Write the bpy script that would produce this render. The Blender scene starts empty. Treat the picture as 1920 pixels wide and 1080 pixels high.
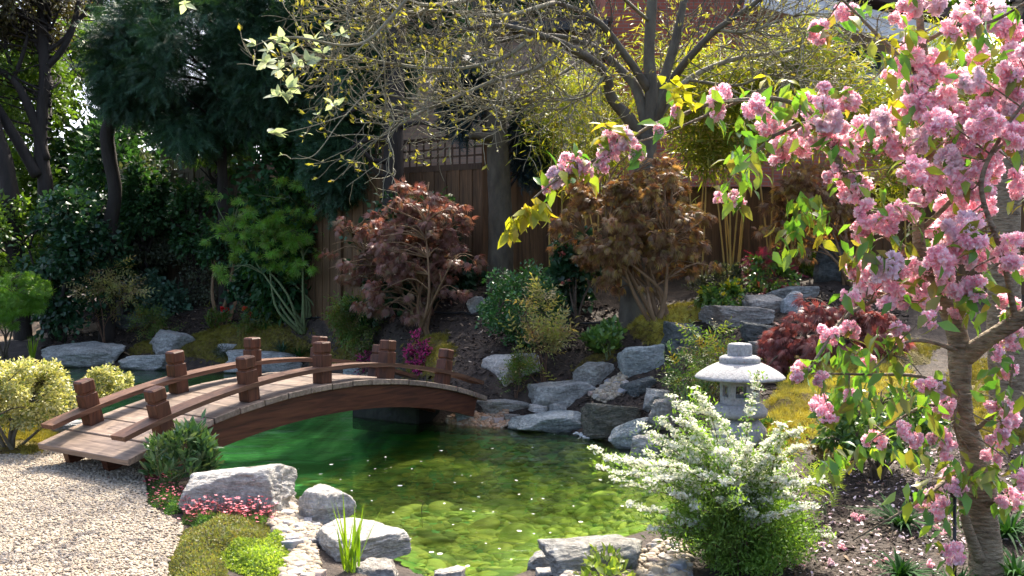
import bpy, math, random
import numpy as np
rng = np.random.default_rng(11)
random.seed(5)
F, HY, EYE, WL = 1884.0, 500.0, 1.6, -0.12
scene = bpy.context.scene
col = scene.collection
Z3 = np.array([0, 0, 1.0])

def W(px, py, Y):
    return np.array([(px - 960) / F * Y, Y, EYE - (py - HY) / F * Y])

# ---------------------------------------------------------------- mesh helpers
class Geo:
    def __init__(s):
        s.v = []; s.f = {3: [], 4: []}; s.n = 0
    def add(s, V, *Fs):
        V = np.asarray(V, float)
        for Fc in Fs:
            Fc = np.asarray(Fc, int)
            if len(Fc):
                s.f[Fc.shape[1]].append(Fc + s.n)
        s.v.append(V); s.n += len(V)
        return s
    def inst(s, T, pos, R, sc):
        V, Fc = T
        N = len(pos); k = len(V)
        if N == 0: return s
        sc = np.asarray(sc, float)
        if sc.ndim == 0: sc = np.full(N, float(sc))
        VS = V[None] * (sc[:, None, None] if sc.ndim == 1 else sc[:, None, :])
        P = np.einsum('nij,nkj->nki', R, VS) + np.asarray(pos)[:, None, :]
        FF = (Fc[None] + (np.arange(N) * k)[:, None, None]).reshape(-1, Fc.shape[1])
        return s.add(P.reshape(-1, 3), FF)
    def mesh(s, name, org=(0, 0, 0), smooth=True):
        V = np.concatenate(s.v) - np.asarray(org)
        me = bpy.data.meshes.new(name)
        me.vertices.add(len(V)); me.vertices.foreach_set('co', V.astype(np.float32).ravel())
        idx = []; st = []; o = 0
        for k in (3, 4):
            if s.f[k]:
                A = np.concatenate(s.f[k]); idx.append(A.ravel())
                st.append(o + np.arange(len(A)) * k); o += A.size
        idx = np.concatenate(idx).astype(np.int32); st = np.concatenate(st).astype(np.int32)
        me.loops.add(len(idx)); me.loops.foreach_set('vertex_index', idx)
        me.polygons.add(len(st)); me.polygons.foreach_set('loop_start', st)
        me.polygons.foreach_set('use_smooth', np.full(len(st), bool(smooth)))
        me.update(calc_edges=True)
        return me

def tag(o, label=None, cat=None, group=None, kind=None):
    if label: o['label'] = label
    if cat: o['category'] = cat
    if group: o['group'] = group
    if kind: o['kind'] = kind
    return o

def thing(name, label, cat, loc=(0, 0, 0), group=None):
    o = bpy.data.objects.new(name, None); col.objects.link(o)
    o.empty_display_size = .1
    o.location = tuple(float(c) for c in loc)
    return tag(o, label, cat, group)

def origin(o):
    p = np.zeros(3)
    while o is not None:
        p = p + np.array(o.location); o = o.parent
    return p

def obj(name, geo, mat, parent=None, loc=None, smooth=True, label=None):
    """geo is in world space; parented objects keep identity transform under the root Empty"""
    if parent is not None and loc is None:
        org = origin(parent)
    elif loc is not None: org = np.asarray(loc, float)
    else: org = np.zeros(3)
    me = geo if isinstance(geo, bpy.types.Mesh) else geo.mesh(name, org, smooth)
    o = bpy.data.objects.new(name, me); col.objects.link(o)
    if not len(me.materials): me.materials.append(M[mat])
    if parent is not None: o.parent = parent
    elif loc is not None: o.location = tuple(float(c) for c in org)
    if label: o['label'] = label
    return o

def nrm(v): return v / np.maximum(np.linalg.norm(v, axis=-1, keepdims=True), 1e-9)
def rdir(n): return nrm(rng.normal(size=(n, 3)))
def basis(f, u):
    y = nrm(f); x = np.cross(y, u); bad = np.linalg.norm(x, axis=-1) < 1e-5
    x[bad] = (1, 0, 0); x = nrm(x); z = np.cross(x, y)
    return np.stack([x, y, z], axis=-1)
def rotz(a):
    c, s = np.cos(a), np.sin(a); o = np.zeros_like(c); i = np.ones_like(c)
    return np.stack([np.stack([c, -s, o], -1), np.stack([s, c, o], -1), np.stack([o, o, i], -1)], -2)

def resample(P, n):
    P = np.asarray(P, float)
    # Catmull-Rom through the points
    Q = np.vstack([2 * P[0] - P[1], P, 2 * P[-1] - P[-2]])
    t = np.linspace(0, len(P) - 1 - 1e-6, n); i = t.astype(int); u = (t - i)[:, None]
    a, b, c, d = Q[i], Q[i + 1], Q[i + 2], Q[i + 3]
    return .5 * (2 * b + (c - a) * u + (2 * a - 5 * b + 4 * c - d) * u ** 2 + (3 * b - a - 3 * c + d) * u ** 3)

def tube(geo, P, r, sides=6, cap=True):
    P = np.asarray(P, float); n = len(P)
    r = np.broadcast_to(np.asarray(r, float), (n,)) if np.ndim(r) else np.full(n, r)
    t = np.gradient(P, axis=0); t = nrm(t)
    ref = np.array([.3, .9, .31]) if abs(t[0, 2]) > .7 else Z3
    a = nrm(np.cross(t, ref)); b = np.cross(t, a)
    th = np.linspace(0, 2 * np.pi, sides, endpoint=False)
    V = P[:, None] + r[:, None, None] * (np.cos(th)[None, :, None] * a[:, None] + np.sin(th)[None, :, None] * b[:, None])
    V = V.reshape(-1, 3)
    i, j = np.meshgrid(np.arange(n - 1), np.arange(sides), indexing='ij')
    j2 = (j + 1) % sides
    Q = np.stack([i * sides + j, i * sides + j2, (i + 1) * sides + j2, (i + 1) * sides + j], -1).reshape(-1, 4)
    if cap:
        V = np.vstack([V, P[0] - t[0] * r[0] * .3, P[-1] + t[-1] * r[-1] * .3]); k = n * sides
        jj = np.arange(sides); kk = (jj + 1) % sides
        T = np.vstack([np.stack([np.full(sides, k), kk, jj], -1),
                       np.stack([np.full(sides, k + 1), (n - 1) * sides + jj, (n - 1) * sides + kk], -1)])
        geo.add(V, Q, T)
    else: geo.add(V, Q)

def bark_tube(geo, P, r, sides=14, n=40, rough=.08, seed=0):
    """a thick limb with an uneven surface"""
    P = resample(P, n); r = np.interp(np.linspace(0, 1, n), np.linspace(0, 1, len(r)), r)
    g = Geo(); tube(g, P, r, sides)
    V = g.v[0]; c = np.repeat(P, sides, 0); m = n * sides
    d = V[:m] - c
    f = 1 + rough * 2 * (vnoise(V[:m] * np.array([7, 7, 3.]), seed) - .5) + rough * (vnoise(V[:m] * 26, seed + 3) - .5)
    V[:m] = c + d * f[:, None]
    geo.add(V, *[x for k in (3, 4) for x in g.f[k]])

def boxm(geo, c, ax, ay, az, bev=0.0):
    """box: centre and three half-axis vectors, optional chamfer"""
    c = np.asarray(c, float); A = np.array([ax, ay, az], float)
    L = np.linalg.norm(A, axis=1); U = A / L[:, None]
    if bev <= 0:
        S = np.array([[x, y, z] for x in (-1, 1) for y in (-1, 1) for z in (-1, 1)], float)
        V = c + S @ A
        geo.add(V, [[0, 1, 3, 2], [4, 6, 7, 5], [0, 4, 5, 1], [2, 3, 7, 6], [0, 2, 6, 4], [1, 5, 7, 3]])
        return
    V = []; idx = {}
    for sx in (-1, 1):
        for sy in (-1, 1):
            for sz in (-1, 1):
                for k in range(3):
                    s = np.array([sx, sy, sz], float); l = L - bev; l = l.copy(); l[k] = L[k]
                    idx[(sx, sy, sz, k)] = len(V); V.append(c + (s * l) @ U)
    q = []; t = []
    for k in range(3):
        a, b = (k + 1) % 3, (k + 2) % 3
        for s in (-1, 1):
            ring = []
            for (p, r) in ((-1, -1), (1, -1), (1, 1), (-1, 1)):
                e = [0, 0, 0]; e[k] = s; e[a] = p; e[b] = r; ring.append(idx[(*e, k)])
            q.append(ring if s > 0 else ring[::-1])
    for k in range(3):
        a, b = (k + 1) % 3, (k + 2) % 3
        for sa in (-1, 1):
            for sb in (-1, 1):
                e0 = [0, 0, 0]; e1 = [0, 0, 0]
                e0[k], e1[k] = -1, 1
                for e in (e0, e1): e[a] = sa; e[b] = sb
                f = [idx[(*e0, a)], idx[(*e1, a)], idx[(*e1, b)], idx[(*e0, b)]]
                q.append(f if sa * sb > 0 else f[::-1])
    for sx in (-1, 1):
        for sy in (-1, 1):
            for sz in (-1, 1):
                f = [idx[(sx, sy, sz, k)] for k in range(3)]
                t.append(f if sx * sy * sz > 0 else f[::-1])
    geo.add(np.array(V), q, t)

def lathe(geo, prof, c, sides=48, tw=0.0):
    prof = np.asarray(prof, float); n = len(prof)
    th = np.linspace(0, 2 * np.pi, sides, endpoint=False) + tw
    V = np.stack([prof[:, 0, None] * np.cos(th), prof[:, 0, None] * np.sin(th), np.repeat(prof[:, 1, None], sides, 1)], -1).reshape(-1, 3) + c
    i, j = np.meshgrid(np.arange(n - 1), np.arange(sides), indexing='ij'); j2 = (j + 1) % sides
    geo.add(V, np.stack([i * sides + j, i * sides + j2, (i + 1) * sides + j2, (i + 1) * sides + j], -1).reshape(-1, 4))

# ---------------------------------------------------------------- noise
def _h(ix, iy, iz, s):
    n = (ix * 374761393 + iy * 668265263 + iz * 2147483647 + s * 974634777) & 0xffffffff
    n = ((n ^ (n >> 13)) * 1274126177) & 0xffffffff
    return ((n ^ (n >> 16)) & 0xffff) / 65535.0
def vnoise(p, seed=0):
    p = np.asarray(p, float); i = np.floor(p).astype(np.int64); f = p - i; f = f * f * (3 - 2 * f)
    r = 0
    for dx in (0, 1):
        for dy in (0, 1):
            for dz in (0, 1):
                w = (f[:, 0] if dx else 1 - f[:, 0]) * (f[:, 1] if dy else 1 - f[:, 1]) * (f[:, 2] if dz else 1 - f[:, 2])
                r = r + w * _h(i[:, 0] + dx, i[:, 1] + dy, i[:, 2] + dz, seed)
    return r
def fbm(p, o=4, seed=0):
    r = 0; a = .5
    for k in range(o):
        r = r + a * vnoise(p * 2 ** k + 17.3 * k, seed + k); a *= .5
    return r

# ---------------------------------------------------------------- icosphere
def ico(n):
    t = (1 + 5 ** .5) / 2
    V = [(-1, t, 0), (1, t, 0), (-1, -t, 0), (1, -t, 0), (0, -1, t), (0, 1, t), (0, -1, -t), (0, 1, -t), (t, 0, -1), (t, 0, 1), (-t, 0, -1), (-t, 0, 1)]
    V = [np.array(v) / np.linalg.norm(v) for v in V]
    Fc = [(0, 11, 5), (0, 5, 1), (0, 1, 7), (0, 7, 10), (0, 10, 11), (1, 5, 9), (5, 11, 4), (11, 10, 2), (10, 7, 6), (7, 1, 8), (3, 9, 4), (3, 4, 2), (3, 2, 6), (3, 6, 8), (3, 8, 9), (4, 9, 5), (2, 4, 11), (6, 2, 10), (8, 6, 7), (9, 8, 1)]
    for _ in range(n):
        mid = {}; N = []
        def m(a, b):
            k = (min(a, b), max(a, b))
            if k not in mid:
                v = V[a] + V[b]; V.append(v / np.linalg.norm(v)); mid[k] = len(V) - 1
            return mid[k]
        for a, b, c in Fc:
            x, y, z = m(a, b), m(b, c), m(c, a)
            N += [(a, x, z), (b, y, x), (c, z, y), (x, y, z)]
        Fc = N
    return np.array(V), np.array(Fc)
ICO = {k: ico(k) for k in (0, 1, 2, 3, 4, 5)}

# ---------------------------------------------------------------- leaf templates (length along +Y, face +Z)
def T_leaf(w=.28, fold=.06, droop=.1):
    V = np.array([[0, 0, 0], [-w, .38, fold], [0, .42, 0], [w, .38, fold], [-w * .62, .72, fold * .7 - droop * .4], [0, .74, -droop * .4], [w * .62, .72, fold * .7 - droop * .4], [0, 1, -droop]])
    Fc = np.array([[0, 2, 1], [0, 3, 2], [1, 2, 5], [1, 5, 4], [2, 3, 6], [2, 6, 5], [4, 5, 7], [5, 6, 7]])
    return V, Fc
def T_leaf4(w=.3, fold=.06, droop=.1):
    V = np.array([[0, 0, 0], [-w, .5, fold], [0, .5, 0], [w, .5, fold], [0, 1, -droop]])
    return V, np.array([[0, 2, 1], [0, 3, 2], [1, 2, 4], [2, 3, 4]])
def T_blade(w=.07):
    V = np.array([[0, 0, 0], [-w, .35, .01], [w, .35, .01], [0, 1, -.18]])
    return V, np.array([[0, 2, 1], [1, 2, 3]])
def T_maple(lobes=7, w=.055, spread=105, droop=.45):
    V = [[0, 0, 0]]; Fc = []
    for k in range(lobes):
        a = math.radians(-spread + 2 * spread * k / (lobes - 1))
        L = 1 - .45 * abs(k - (lobes - 1) / 2) / ((lobes - 1) / 2)
        d = np.array([math.sin(a), math.cos(a)]); p = np.array([d[1], -d[0]])
        i = len(V)
        V += [[*(d * L * .5 - p * w), -droop * L * .22], [*(d * L * .5 + p * w), -droop * L * .22], [*(d * L), -droop * L]]
        Fc += [[0, i + 1, i], [i, i + 1, i + 2]]
    return np.array(V), np.array(Fc)
def T_spray(n=9, w=.035, spread=.34, droop=.25):
    V = []; Fc = []
    for k in range(n):
        y = k / n; L = spread * (1 - .55 * y) * (1 + .15 * math.sin(k * 2.3))
        z = -droop * y * y
        for s in (-1, 1):
            i = len(V)
            V += [[0, y - w, z], [0, y + w, z], [s * L, y + L * .75, z - .05 * (k % 3)]]
            Fc.append([i, i + 1, i + 2] if s < 0 else [i + 1, i, i + 2])
    i = len(V); V += [[-.015, 0, 0], [.015, 0, 0], [0, 1.15, -droop * 1.2]]; Fc.append([i, i + 1, i + 2])
    return np.array(V), np.array(Fc)
def T_pinnate(n=7, w=.11, L=.34):
    V = [[0, 0, 0]]; Fc = []
    for k in range(n):
        y = .15 + .85 * (k // 2) / max(1, (n - 1) // 2)
        a = (55 if k % 2 else -55) if k < n - 1 else 0
        a = math.radians(a); d = np.array([math.sin(a), math.cos(a)]); p = np.array([d[1], -d[0]])
        i = len(V); b = np.array([0, y])
        V += [[*b, -.12 * y], [*(b + d * L * .5 - p * w * .5), .03 - .12 * y], [*(b + d * L * .5 + p * w * .5), .03 - .12 * y], [*(b + d * L), -.08 - .12 * y]]
        Fc += [[i, i + 2, i + 1], [i + 1, i + 2, i + 3], [0, i, i]] if False else [[i, i + 2, i + 1], [i + 1, i + 2, i + 3]]
        V_rach = len(V); V += [[.012, y, -.12 * y]]; Fc += [[0, V_rach, i]]
    return np.array(V), np.array(Fc)
def T_disc(n=5):
    V = [[0, 0, .0]]; Fc = []
    for k in range(n * 2):
        a = math.pi * k / n; r = 1 if k % 2 == 0 else .62
        V.append([r * math.cos(a), r * math.sin(a), .18 * r])
    for k in range(n * 2): Fc.append([0, 1 + k, 1 + (k + 1) % (n * 2)])
    return np.array(V), np.array(Fc)
LEAF, LEAF4, BLADE, MAPLE, SPRAY, PINN, DISC = T_leaf(), T_leaf4(), T_blade(), T_maple(), T_spray(), T_pinnate(), T_disc()
MAPLE5 = T_maple(7, .055, 52, .35)
ROUND = T_leaf(.42, .08, .12)
NARROW = T_leaf4(.16, .04, .2)

def put(geo, T, pos, out, size, droop=.3, rand=.5, up=.7, sv=.3):
    n = len(pos)
    f = nrm(out) + rand * rng.normal(size=(n, 3)); f[:, 2] -= droop
    u = Z3 * up + .55 * rng.normal(size=(n, 3))
    geo.inst(T, pos, basis(f, u), size * (1 + sv * rng.uniform(-1, 1, n)))

def blades(geo, base, dirs, L, w, droop, seg=5):
    """curved strap leaves: base (n,3), dirs (n,3) start directions"""
    n = len(base); t = np.linspace(0, 1, seg + 1)
    side = nrm(np.cross(dirs, Z3) + 1e-4)
    L = np.broadcast_to(L, (n,)); w = np.broadcast_to(w, (n,)); droop = np.broadcast_to(droop, (n,))
    hor = dirs.copy(); hor[:, 2] = 0
    C = base[:, None] + L[:, None, None] * (t[None, :, None] * dirs[:, None] + (t ** 2)[None, :, None] * droop[:, None, None] * (hor[:, None] * .7 - Z3[None, None] * .6))
    ww = w[:, None] * (np.sin(np.pi * np.clip(.12 + .88 * t, 0, 1)) ** .6 * (1 - t ** 3))[None] + .0004
    V = np.stack([C - side[:, None] * ww[..., None], C + side[:, None] * ww[..., None]], 2)  # n,seg+1,2,3
    V = V.reshape(n, -1, 3); k = (seg + 1) * 2
    q = np.array([[2 * i, 2 * i + 1, 2 * i + 3, 2 * i + 2] for i in range(seg)])
    geo.add(V.reshape(-1, 3), (q[None] + (np.arange(n) * k)[:, None, None]).reshape(-1, 4))
# ---------------------------------------------------------------- materials
M = {}
def new_mat(name):
    m = bpy.data.materials.new(name); m.use_nodes = True; m.node_tree.nodes.clear(); M[name] = m
    return m, m.node_tree.nodes, m.node_tree.links
def nd(N, t, **k):
    n = N.new(t)
    for a, b in k.items(): setattr(n, a, b)
    return n
def ramp(N, cols, pos=None):
    r = N.new('ShaderNodeValToRGB'); e = r.color_ramp.elements
    pos = pos or [i / max(1, len(cols) - 1) for i in range(len(cols))]
    while len(e) < len(cols): e.new(.5)
    for i, (p, c) in enumerate(zip(pos, cols)):
        e[i].position = p; e[i].color = (*c, 1)
    return r
def leafmat(name, cols, tl=.4, tcol=None, rough=.45, spec=.4, patch=.35, pscale=3.0):
    m, N, L = new_mat(name)
    g = nd(N, 'ShaderNodeNewGeometry'); r = ramp(N, cols); L.new(g.outputs['Random Per Island'], r.inputs[0])
    tc = nd(N, 'ShaderNodeTexCoord'); nz = nd(N, 'ShaderNodeTexNoise'); nz.inputs['Scale'].default_value = pscale
    L.new(tc.outputs['Object'], nz.inputs['Vector'])
    mr = nd(N, 'ShaderNodeMapRange'); mr.inputs[1].default_value = .3; mr.inputs[2].default_value = .7
    mr.inputs[3].default_value = 1 - patch; mr.inputs[4].default_value = 1 + patch; L.new(nz.outputs['Fac'], mr.inputs[0])
    vm = nd(N, 'ShaderNodeVectorMath', operation='SCALE'); L.new(r.outputs[0], vm.inputs[0]); L.new(mr.outputs[0], vm.inputs['Scale'])
    p = nd(N, 'ShaderNodeBsdfPrincipled'); L.new(vm.outputs[0], p.inputs['Base Color'])
    p.inputs['Roughness'].default_value = rough; p.inputs['Specular IOR Level'].default_value = spec
    t = nd(N, 'ShaderNodeBsdfTranslucent')
    tcol = tcol or (1.5, 1.5, .5)
    v2 = nd(N, 'ShaderNodeVectorMath', operation='MULTIPLY'); v2.inputs[1].default_value = tcol; L.new(vm.outputs[0], v2.inputs[0])
    L.new(v2.outputs[0], t.inputs[0])
    mx = nd(N, 'ShaderNodeMixShader'); mx.inputs[0].default_value = tl
    L.new(p.outputs[0], mx.inputs[1]); L.new(t.outputs[0], mx.inputs[2])
    o = nd(N, 'ShaderNodeOutputMaterial'); L.new(mx.outputs[0], o.inputs[0])
def surf(name, cols, scale=6, detail=8, rough=.8, bump=.4, bscale=None, dist=.02, stretch=(1, 1, 1), spec=.3, island=0.0, voro=0, vscale=20, rot=(0, 0, 0), pos=None, cracks=0):
    """noise coloured rough surface"""
    m, N, L = new_mat(name)
    tc = nd(N, 'ShaderNodeTexCoord'); mp = nd(N, 'ShaderNodeMapping'); mp.inputs['Scale'].default_value = stretch; mp.inputs['Rotation'].default_value = rot
    L.new(tc.outputs['Object'], mp.inputs[0])
    nz = nd(N, 'ShaderNodeTexNoise'); nz.inputs['Scale'].default_value = scale; nz.inputs['Detail'].default_value = detail; nz.inputs['Roughness'].default_value = .62
    L.new(mp.outputs[0], nz.inputs['Vector'])
    r = ramp(N, cols, pos or [.28 + .44 * i / max(1, len(cols) - 1) for i in range(len(cols))]); L.new(nz.outputs['Fac'], r.inputs[0])
    c = r.outputs[0]
    if island:
        g = nd(N, 'ShaderNodeNewGeometry'); mr = nd(N, 'ShaderNodeMapRange'); mr.inputs[3].default_value = 1 - island; mr.inputs[4].default_value = 1 + island
        L.new(g.outputs['Random Per Island'], mr.inputs[0])
        vm = nd(N, 'ShaderNodeVectorMath', operation='SCALE'); L.new(c, vm.inputs[0]); L.new(mr.outputs[0], vm.inputs['Scale']); c = vm.outputs[0]
    p = nd(N, 'ShaderNodeBsdfPrincipled'); L.new(c, p.inputs['Base Color'])
    p.inputs['Roughness'].default_value = rough; p.inputs['Specular IOR Level'].default_value = spec
    n2 = nd(N, 'ShaderNodeTexNoise'); n2.inputs['Scale'].default_value = bscale or scale * 3; n2.inputs['Detail'].default_value = 6; L.new(mp.outputs[0], n2.inputs['Vector'])
    h = n2.outputs['Fac']
    if voro:
        v = nd(N, 'ShaderNodeTexVoronoi'); v.inputs['Scale'].default_value = vscale; L.new(mp.outputs[0], v.inputs['Vector'])
        a = nd(N, 'ShaderNodeMath', operation='MULTIPLY_ADD'); a.inputs[1].default_value = -voro; L.new(v.outputs['Distance'], a.inputs[0]); L.new(h, a.inputs[2]); h = a.outputs[0]
    b = nd(N, 'ShaderNodeBump'); b.inputs['Strength'].default_value = bump; b.inputs['Distance'].default_value = dist
    L.new(h, b.inputs['Height']); L.new(b.outputs[0], p.inputs['Normal'])
    o = nd(N, 'ShaderNodeOutputMaterial'); L.new(p.outputs[0], o.inputs[0])
    return m
def islandmat(name, cols, rough=.7, spec=.3, bump=.2, scale=60, mott=.25):
    m, N, L = new_mat(name)
    g = nd(N, 'ShaderNodeNewGeometry'); r = ramp(N, cols); L.new(g.outputs['Random Per Island'], r.inputs[0])
    tc = nd(N, 'ShaderNodeTexCoord'); nz = nd(N, 'ShaderNodeTexNoise'); nz.inputs['Scale'].default_value = scale; nz.inputs['Detail'].default_value = 5
    L.new(tc.outputs['Object'], nz.inputs['Vector'])
    mr = nd(N, 'ShaderNodeMapRange'); mr.inputs[1].default_value = .3; mr.inputs[2].default_value = .7; mr.inputs[3].default_value = 1 - mott; mr.inputs[4].default_value = 1 + mott; L.new(nz.outputs['Fac'], mr.inputs[0])
    vm = nd(N, 'ShaderNodeVectorMath', operation='SCALE'); L.new(r.outputs[0], vm.inputs[0]); L.new(mr.outputs[0], vm.inputs['Scale'])
    p = nd(N, 'ShaderNodeBsdfPrincipled'); L.new(vm.outputs[0], p.inputs['Base Color'])
    p.inputs['Roughness'].default_value = rough; p.inputs['Specular IOR Level'].default_value = spec
    b = nd(N, 'ShaderNodeBump'); b.inputs['Strength'].default_value = bump; b.inputs['Distance'].default_value = .004; L.new(nz.outputs['Fac'], b.inputs['Height']); L.new(b.outputs[0], p.inputs['Normal'])
    o = nd(N, 'ShaderNodeOutputMaterial'); L.new(p.outputs[0], o.inputs[0])
def rockmat(name, dark, mid, light, vein=(.5, .5, .48), rot=(.3, .5, .2), wet=0.0, stain=(.2, .15, .1), stainamt=.4):
    """layered slate / limestone: stretched noise bands, pale veins, brown stains, pitted bump"""
    m, N, L = new_mat(name)
    tc = nd(N, 'ShaderNodeTexCoord'); mp = nd(N, 'ShaderNodeMapping'); mp.inputs['Scale'].default_value = (1, 1, 3.2); mp.inputs['Rotation'].default_value = rot
    oi = nd(N, 'ShaderNodeObjectInfo'); ad = nd(N, 'ShaderNodeVectorMath', operation='ADD')
    sc = nd(N, 'ShaderNodeMath', operation='MULTIPLY'); sc.inputs[1].default_value = 37; L.new(oi.outputs['Random'], sc.inputs[0])
    L.new(tc.outputs['Object'], ad.inputs[0]); L.new(sc.outputs[0], ad.inputs[1]); L.new(ad.outputs[0], mp.inputs[0])
    n1 = nd(N, 'ShaderNodeTexNoise'); n1.inputs['Scale'].default_value = 4.6; n1.inputs['Detail'].default_value = 12; n1.inputs['Roughness'].default_value = .66; n1.inputs['Distortion'].default_value = .5
    L.new(mp.outputs[0], n1.inputs['Vector'])
    r = ramp(N, [dark, mid, light], [.33, .5, .66]); L.new(n1.outputs['Fac'], r.inputs[0])
    # veins
    n2 = nd(N, 'ShaderNodeTexNoise'); n2.inputs['Scale'].default_value = 4.5; n2.inputs['Detail'].default_value = 7; n2.inputs['Distortion'].default_value = 1.2; L.new(mp.outputs[0], n2.inputs['Vector'])
    rv = ramp(N, [(0, 0, 0), (1, 1, 1), (0, 0, 0)], [.485, .5, .515]); L.new(n2.outputs['Fac'], rv.inputs[0])
    mv = nd(N, 'ShaderNodeMix', data_type='RGBA'); mv.inputs['B'].default_value = (*vein, 1)
    mf = nd(N, 'ShaderNodeMath', operation='MULTIPLY'); mf.inputs[1].default_value = .6; L.new(rv.outputs[0], mf.inputs[0]); L.new(mf.outputs[0], mv.inputs['Factor']); L.new(r.outputs[0], mv.inputs['A'])
    # stains
    n3 = nd(N, 'ShaderNodeTexNoise'); n3.inputs['Scale'].default_value = 2.2; n3.inputs['Detail'].default_value = 6; L.new(ad.outputs[0], n3.inputs['Vector'])
    rs = ramp(N, [(0, 0, 0), (1, 1, 1)], [.52, .68]); L.new(n3.outputs['Fac'], rs.inputs[0])
    ms = nd(N, 'ShaderNodeMath', operation='MULTIPLY'); ms.inputs[1].default_value = stainamt; L.new(rs.outputs[0], ms.inputs[0])
    mt = nd(N, 'ShaderNodeMix', data_type='RGBA'); mt.inputs['B'].default_value = (*stain, 1); L.new(ms.outputs[0], mt.inputs['Factor']); L.new(mv.outputs['Result'], mt.inputs['A'])
    p = nd(N, 'ShaderNodeBsdfPrincipled'); L.new(mt.outputs['Result'], p.inputs['Base Color'])
    p.inputs['Roughness'].default_value = .75 - wet * .5; p.inputs['Specular IOR Level'].default_value = .35
    # wet dark band just above the water
    ge = nd(N, 'ShaderNodeNewGeometry'); sz = nd(N, 'ShaderNodeSeparateXYZ'); L.new(ge.outputs['Position'], sz.inputs[0])
    az = nd(N, 'ShaderNodeMath', operation='MULTIPLY_ADD'); az.inputs[1].default_value = .07; L.new(n3.outputs['Fac'], az.inputs[0]); az.inputs[2].default_value = -.025
    sb_ = nd(N, 'ShaderNodeMath', operation='SUBTRACT'); L.new(sz.outputs[2], sb_.inputs[0]); L.new(az.outputs[0], sb_.inputs[1])
    wm = nd(N, 'ShaderNodeMapRange'); wm.inputs[1].default_value = -.12; wm.inputs[2].default_value = -.09; wm.inputs[3].default_value = .4; wm.inputs[4].default_value = 1; L.new(sb_.outputs[0], wm.inputs[0])
    wv = nd(N, 'ShaderNodeVectorMath', operation='SCALE'); n6 = nd(N, 'ShaderNodeTexNoise'); n6.inputs['Scale'].default_value = 34; n6.inputs['Detail'].default_value = 5; n6.inputs['Roughness'].default_value = .7; L.new(ad.outputs[0], n6.inputs['Vector']); m6 = nd(N, 'ShaderNodeMapRange'); m6.inputs[1].default_value = .3; m6.inputs[2].default_value = .7; m6.inputs[3].default_value = .55; m6.inputs[4].default_value = 1.4; L.new(n6.outputs['Fac'], m6.inputs[0]); v6 = nd(N, 'ShaderNodeVectorMath', operation='SCALE'); L.new(mt.outputs['Result'], v6.inputs[0]); L.new(m6.outputs[0], v6.inputs['Scale']); L.new(v6.outputs[0], wv.inputs[0]); L.new(wm.outputs[0], wv.inputs['Scale']); L.new(wv.outputs[0], p.inputs['Base Color'])
    # speckle + bump
    n4 = nd(N, 'ShaderNodeTexNoise'); n4.inputs['Scale'].default_value = 26; n4.inputs['Detail'].default_value = 8; n4.inputs['Roughness'].default_value = .7; L.new(mp.outputs[0], n4.inputs['Vector'])
    a = nd(N, 'ShaderNodeMath', operation='MULTIPLY_ADD'); a.inputs[1].default_value = 2.2; L.new(n1.outputs['Fac'], a.inputs[0]); L.new(n4.outputs['Fac'], a.inputs[2])
    b = nd(N, 'ShaderNodeBump'); b.inputs['Strength'].default_value = 1; b.inputs['Distance'].default_value = .045; L.new(a.outputs[0], b.inputs['Height']); L.new(b.outputs[0], p.inputs['Normal'])
    o = nd(N, 'ShaderNodeOutputMaterial'); L.new(p.outputs[0], o.inputs[0])
def wood(name, dark, light, scale=2.0, stretch=(1, 14, 14), rough=.5, spec=.35, plankvar=.25, rot=(0, 0, 0)):
    m, N, L = new_mat(name)
    tc = nd(N, 'ShaderNodeTexCoord'); mp0 = nd(N, 'ShaderNodeMapping'); mp0.inputs['Rotation'].default_value = rot; L.new(tc.outputs['Object'], mp0.inputs[0])
    mp = nd(N, 'ShaderNodeMapping'); mp.inputs['Scale'].default_value = stretch; L.new(mp0.outputs[0], mp.inputs[0])
    g = nd(N, 'ShaderNodeNewGeometry'); sc = nd(N, 'ShaderNodeMath', operation='MULTIPLY'); sc.inputs[1].default_value = 23; L.new(g.outputs['Random Per Island'], sc.inputs[0])
    ad = nd(N, 'ShaderNodeVectorMath', operation='ADD'); L.new(mp.outputs[0], ad.inputs[0]); L.new(sc.outputs[0], ad.inputs[1])
    n1 = nd(N, 'ShaderNodeTexNoise'); n1.inputs['Scale'].default_value = scale; n1.inputs['Detail'].default_value = 7; n1.inputs['Distortion'].default_value = .8; L.new(ad.outputs[0], n1.inputs['Vector'])
    r = ramp(N, [dark, light], [.32, .7]); L.new(n1.outputs['Fac'], r.inputs[0])
    mr = nd(N, 'ShaderNodeMapRange'); mr.inputs[3].default_value = 1 - plankvar; mr.inputs[4].default_value = 1 + plankvar; L.new(g.outputs['Random Per Island'], mr.inputs[0])
    vm = nd(N, 'ShaderNodeVectorMath', operation='SCALE'); L.new(r.outputs[0], vm.inputs[0]); L.new(mr.outputs[0], vm.inputs['Scale'])
    p = nd(N, 'ShaderNodeBsdfPrincipled'); L.new(vm.outputs[0], p.inputs['Base Color']); p.inputs['Roughness'].default_value = rough; p.inputs['Specular IOR Level'].default_value = spec
    b = nd(N, 'ShaderNodeBump'); b.inputs['Strength'].default_value = .25; b.inputs['Distance'].default_value = .006; L.new(n1.outputs['Fac'], b.inputs['Height']); L.new(b.outputs[0], p.inputs['Normal'])
    o = nd(N, 'ShaderNodeOutputMaterial'); L.new(p.outputs[0], o.inputs[0])
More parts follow.
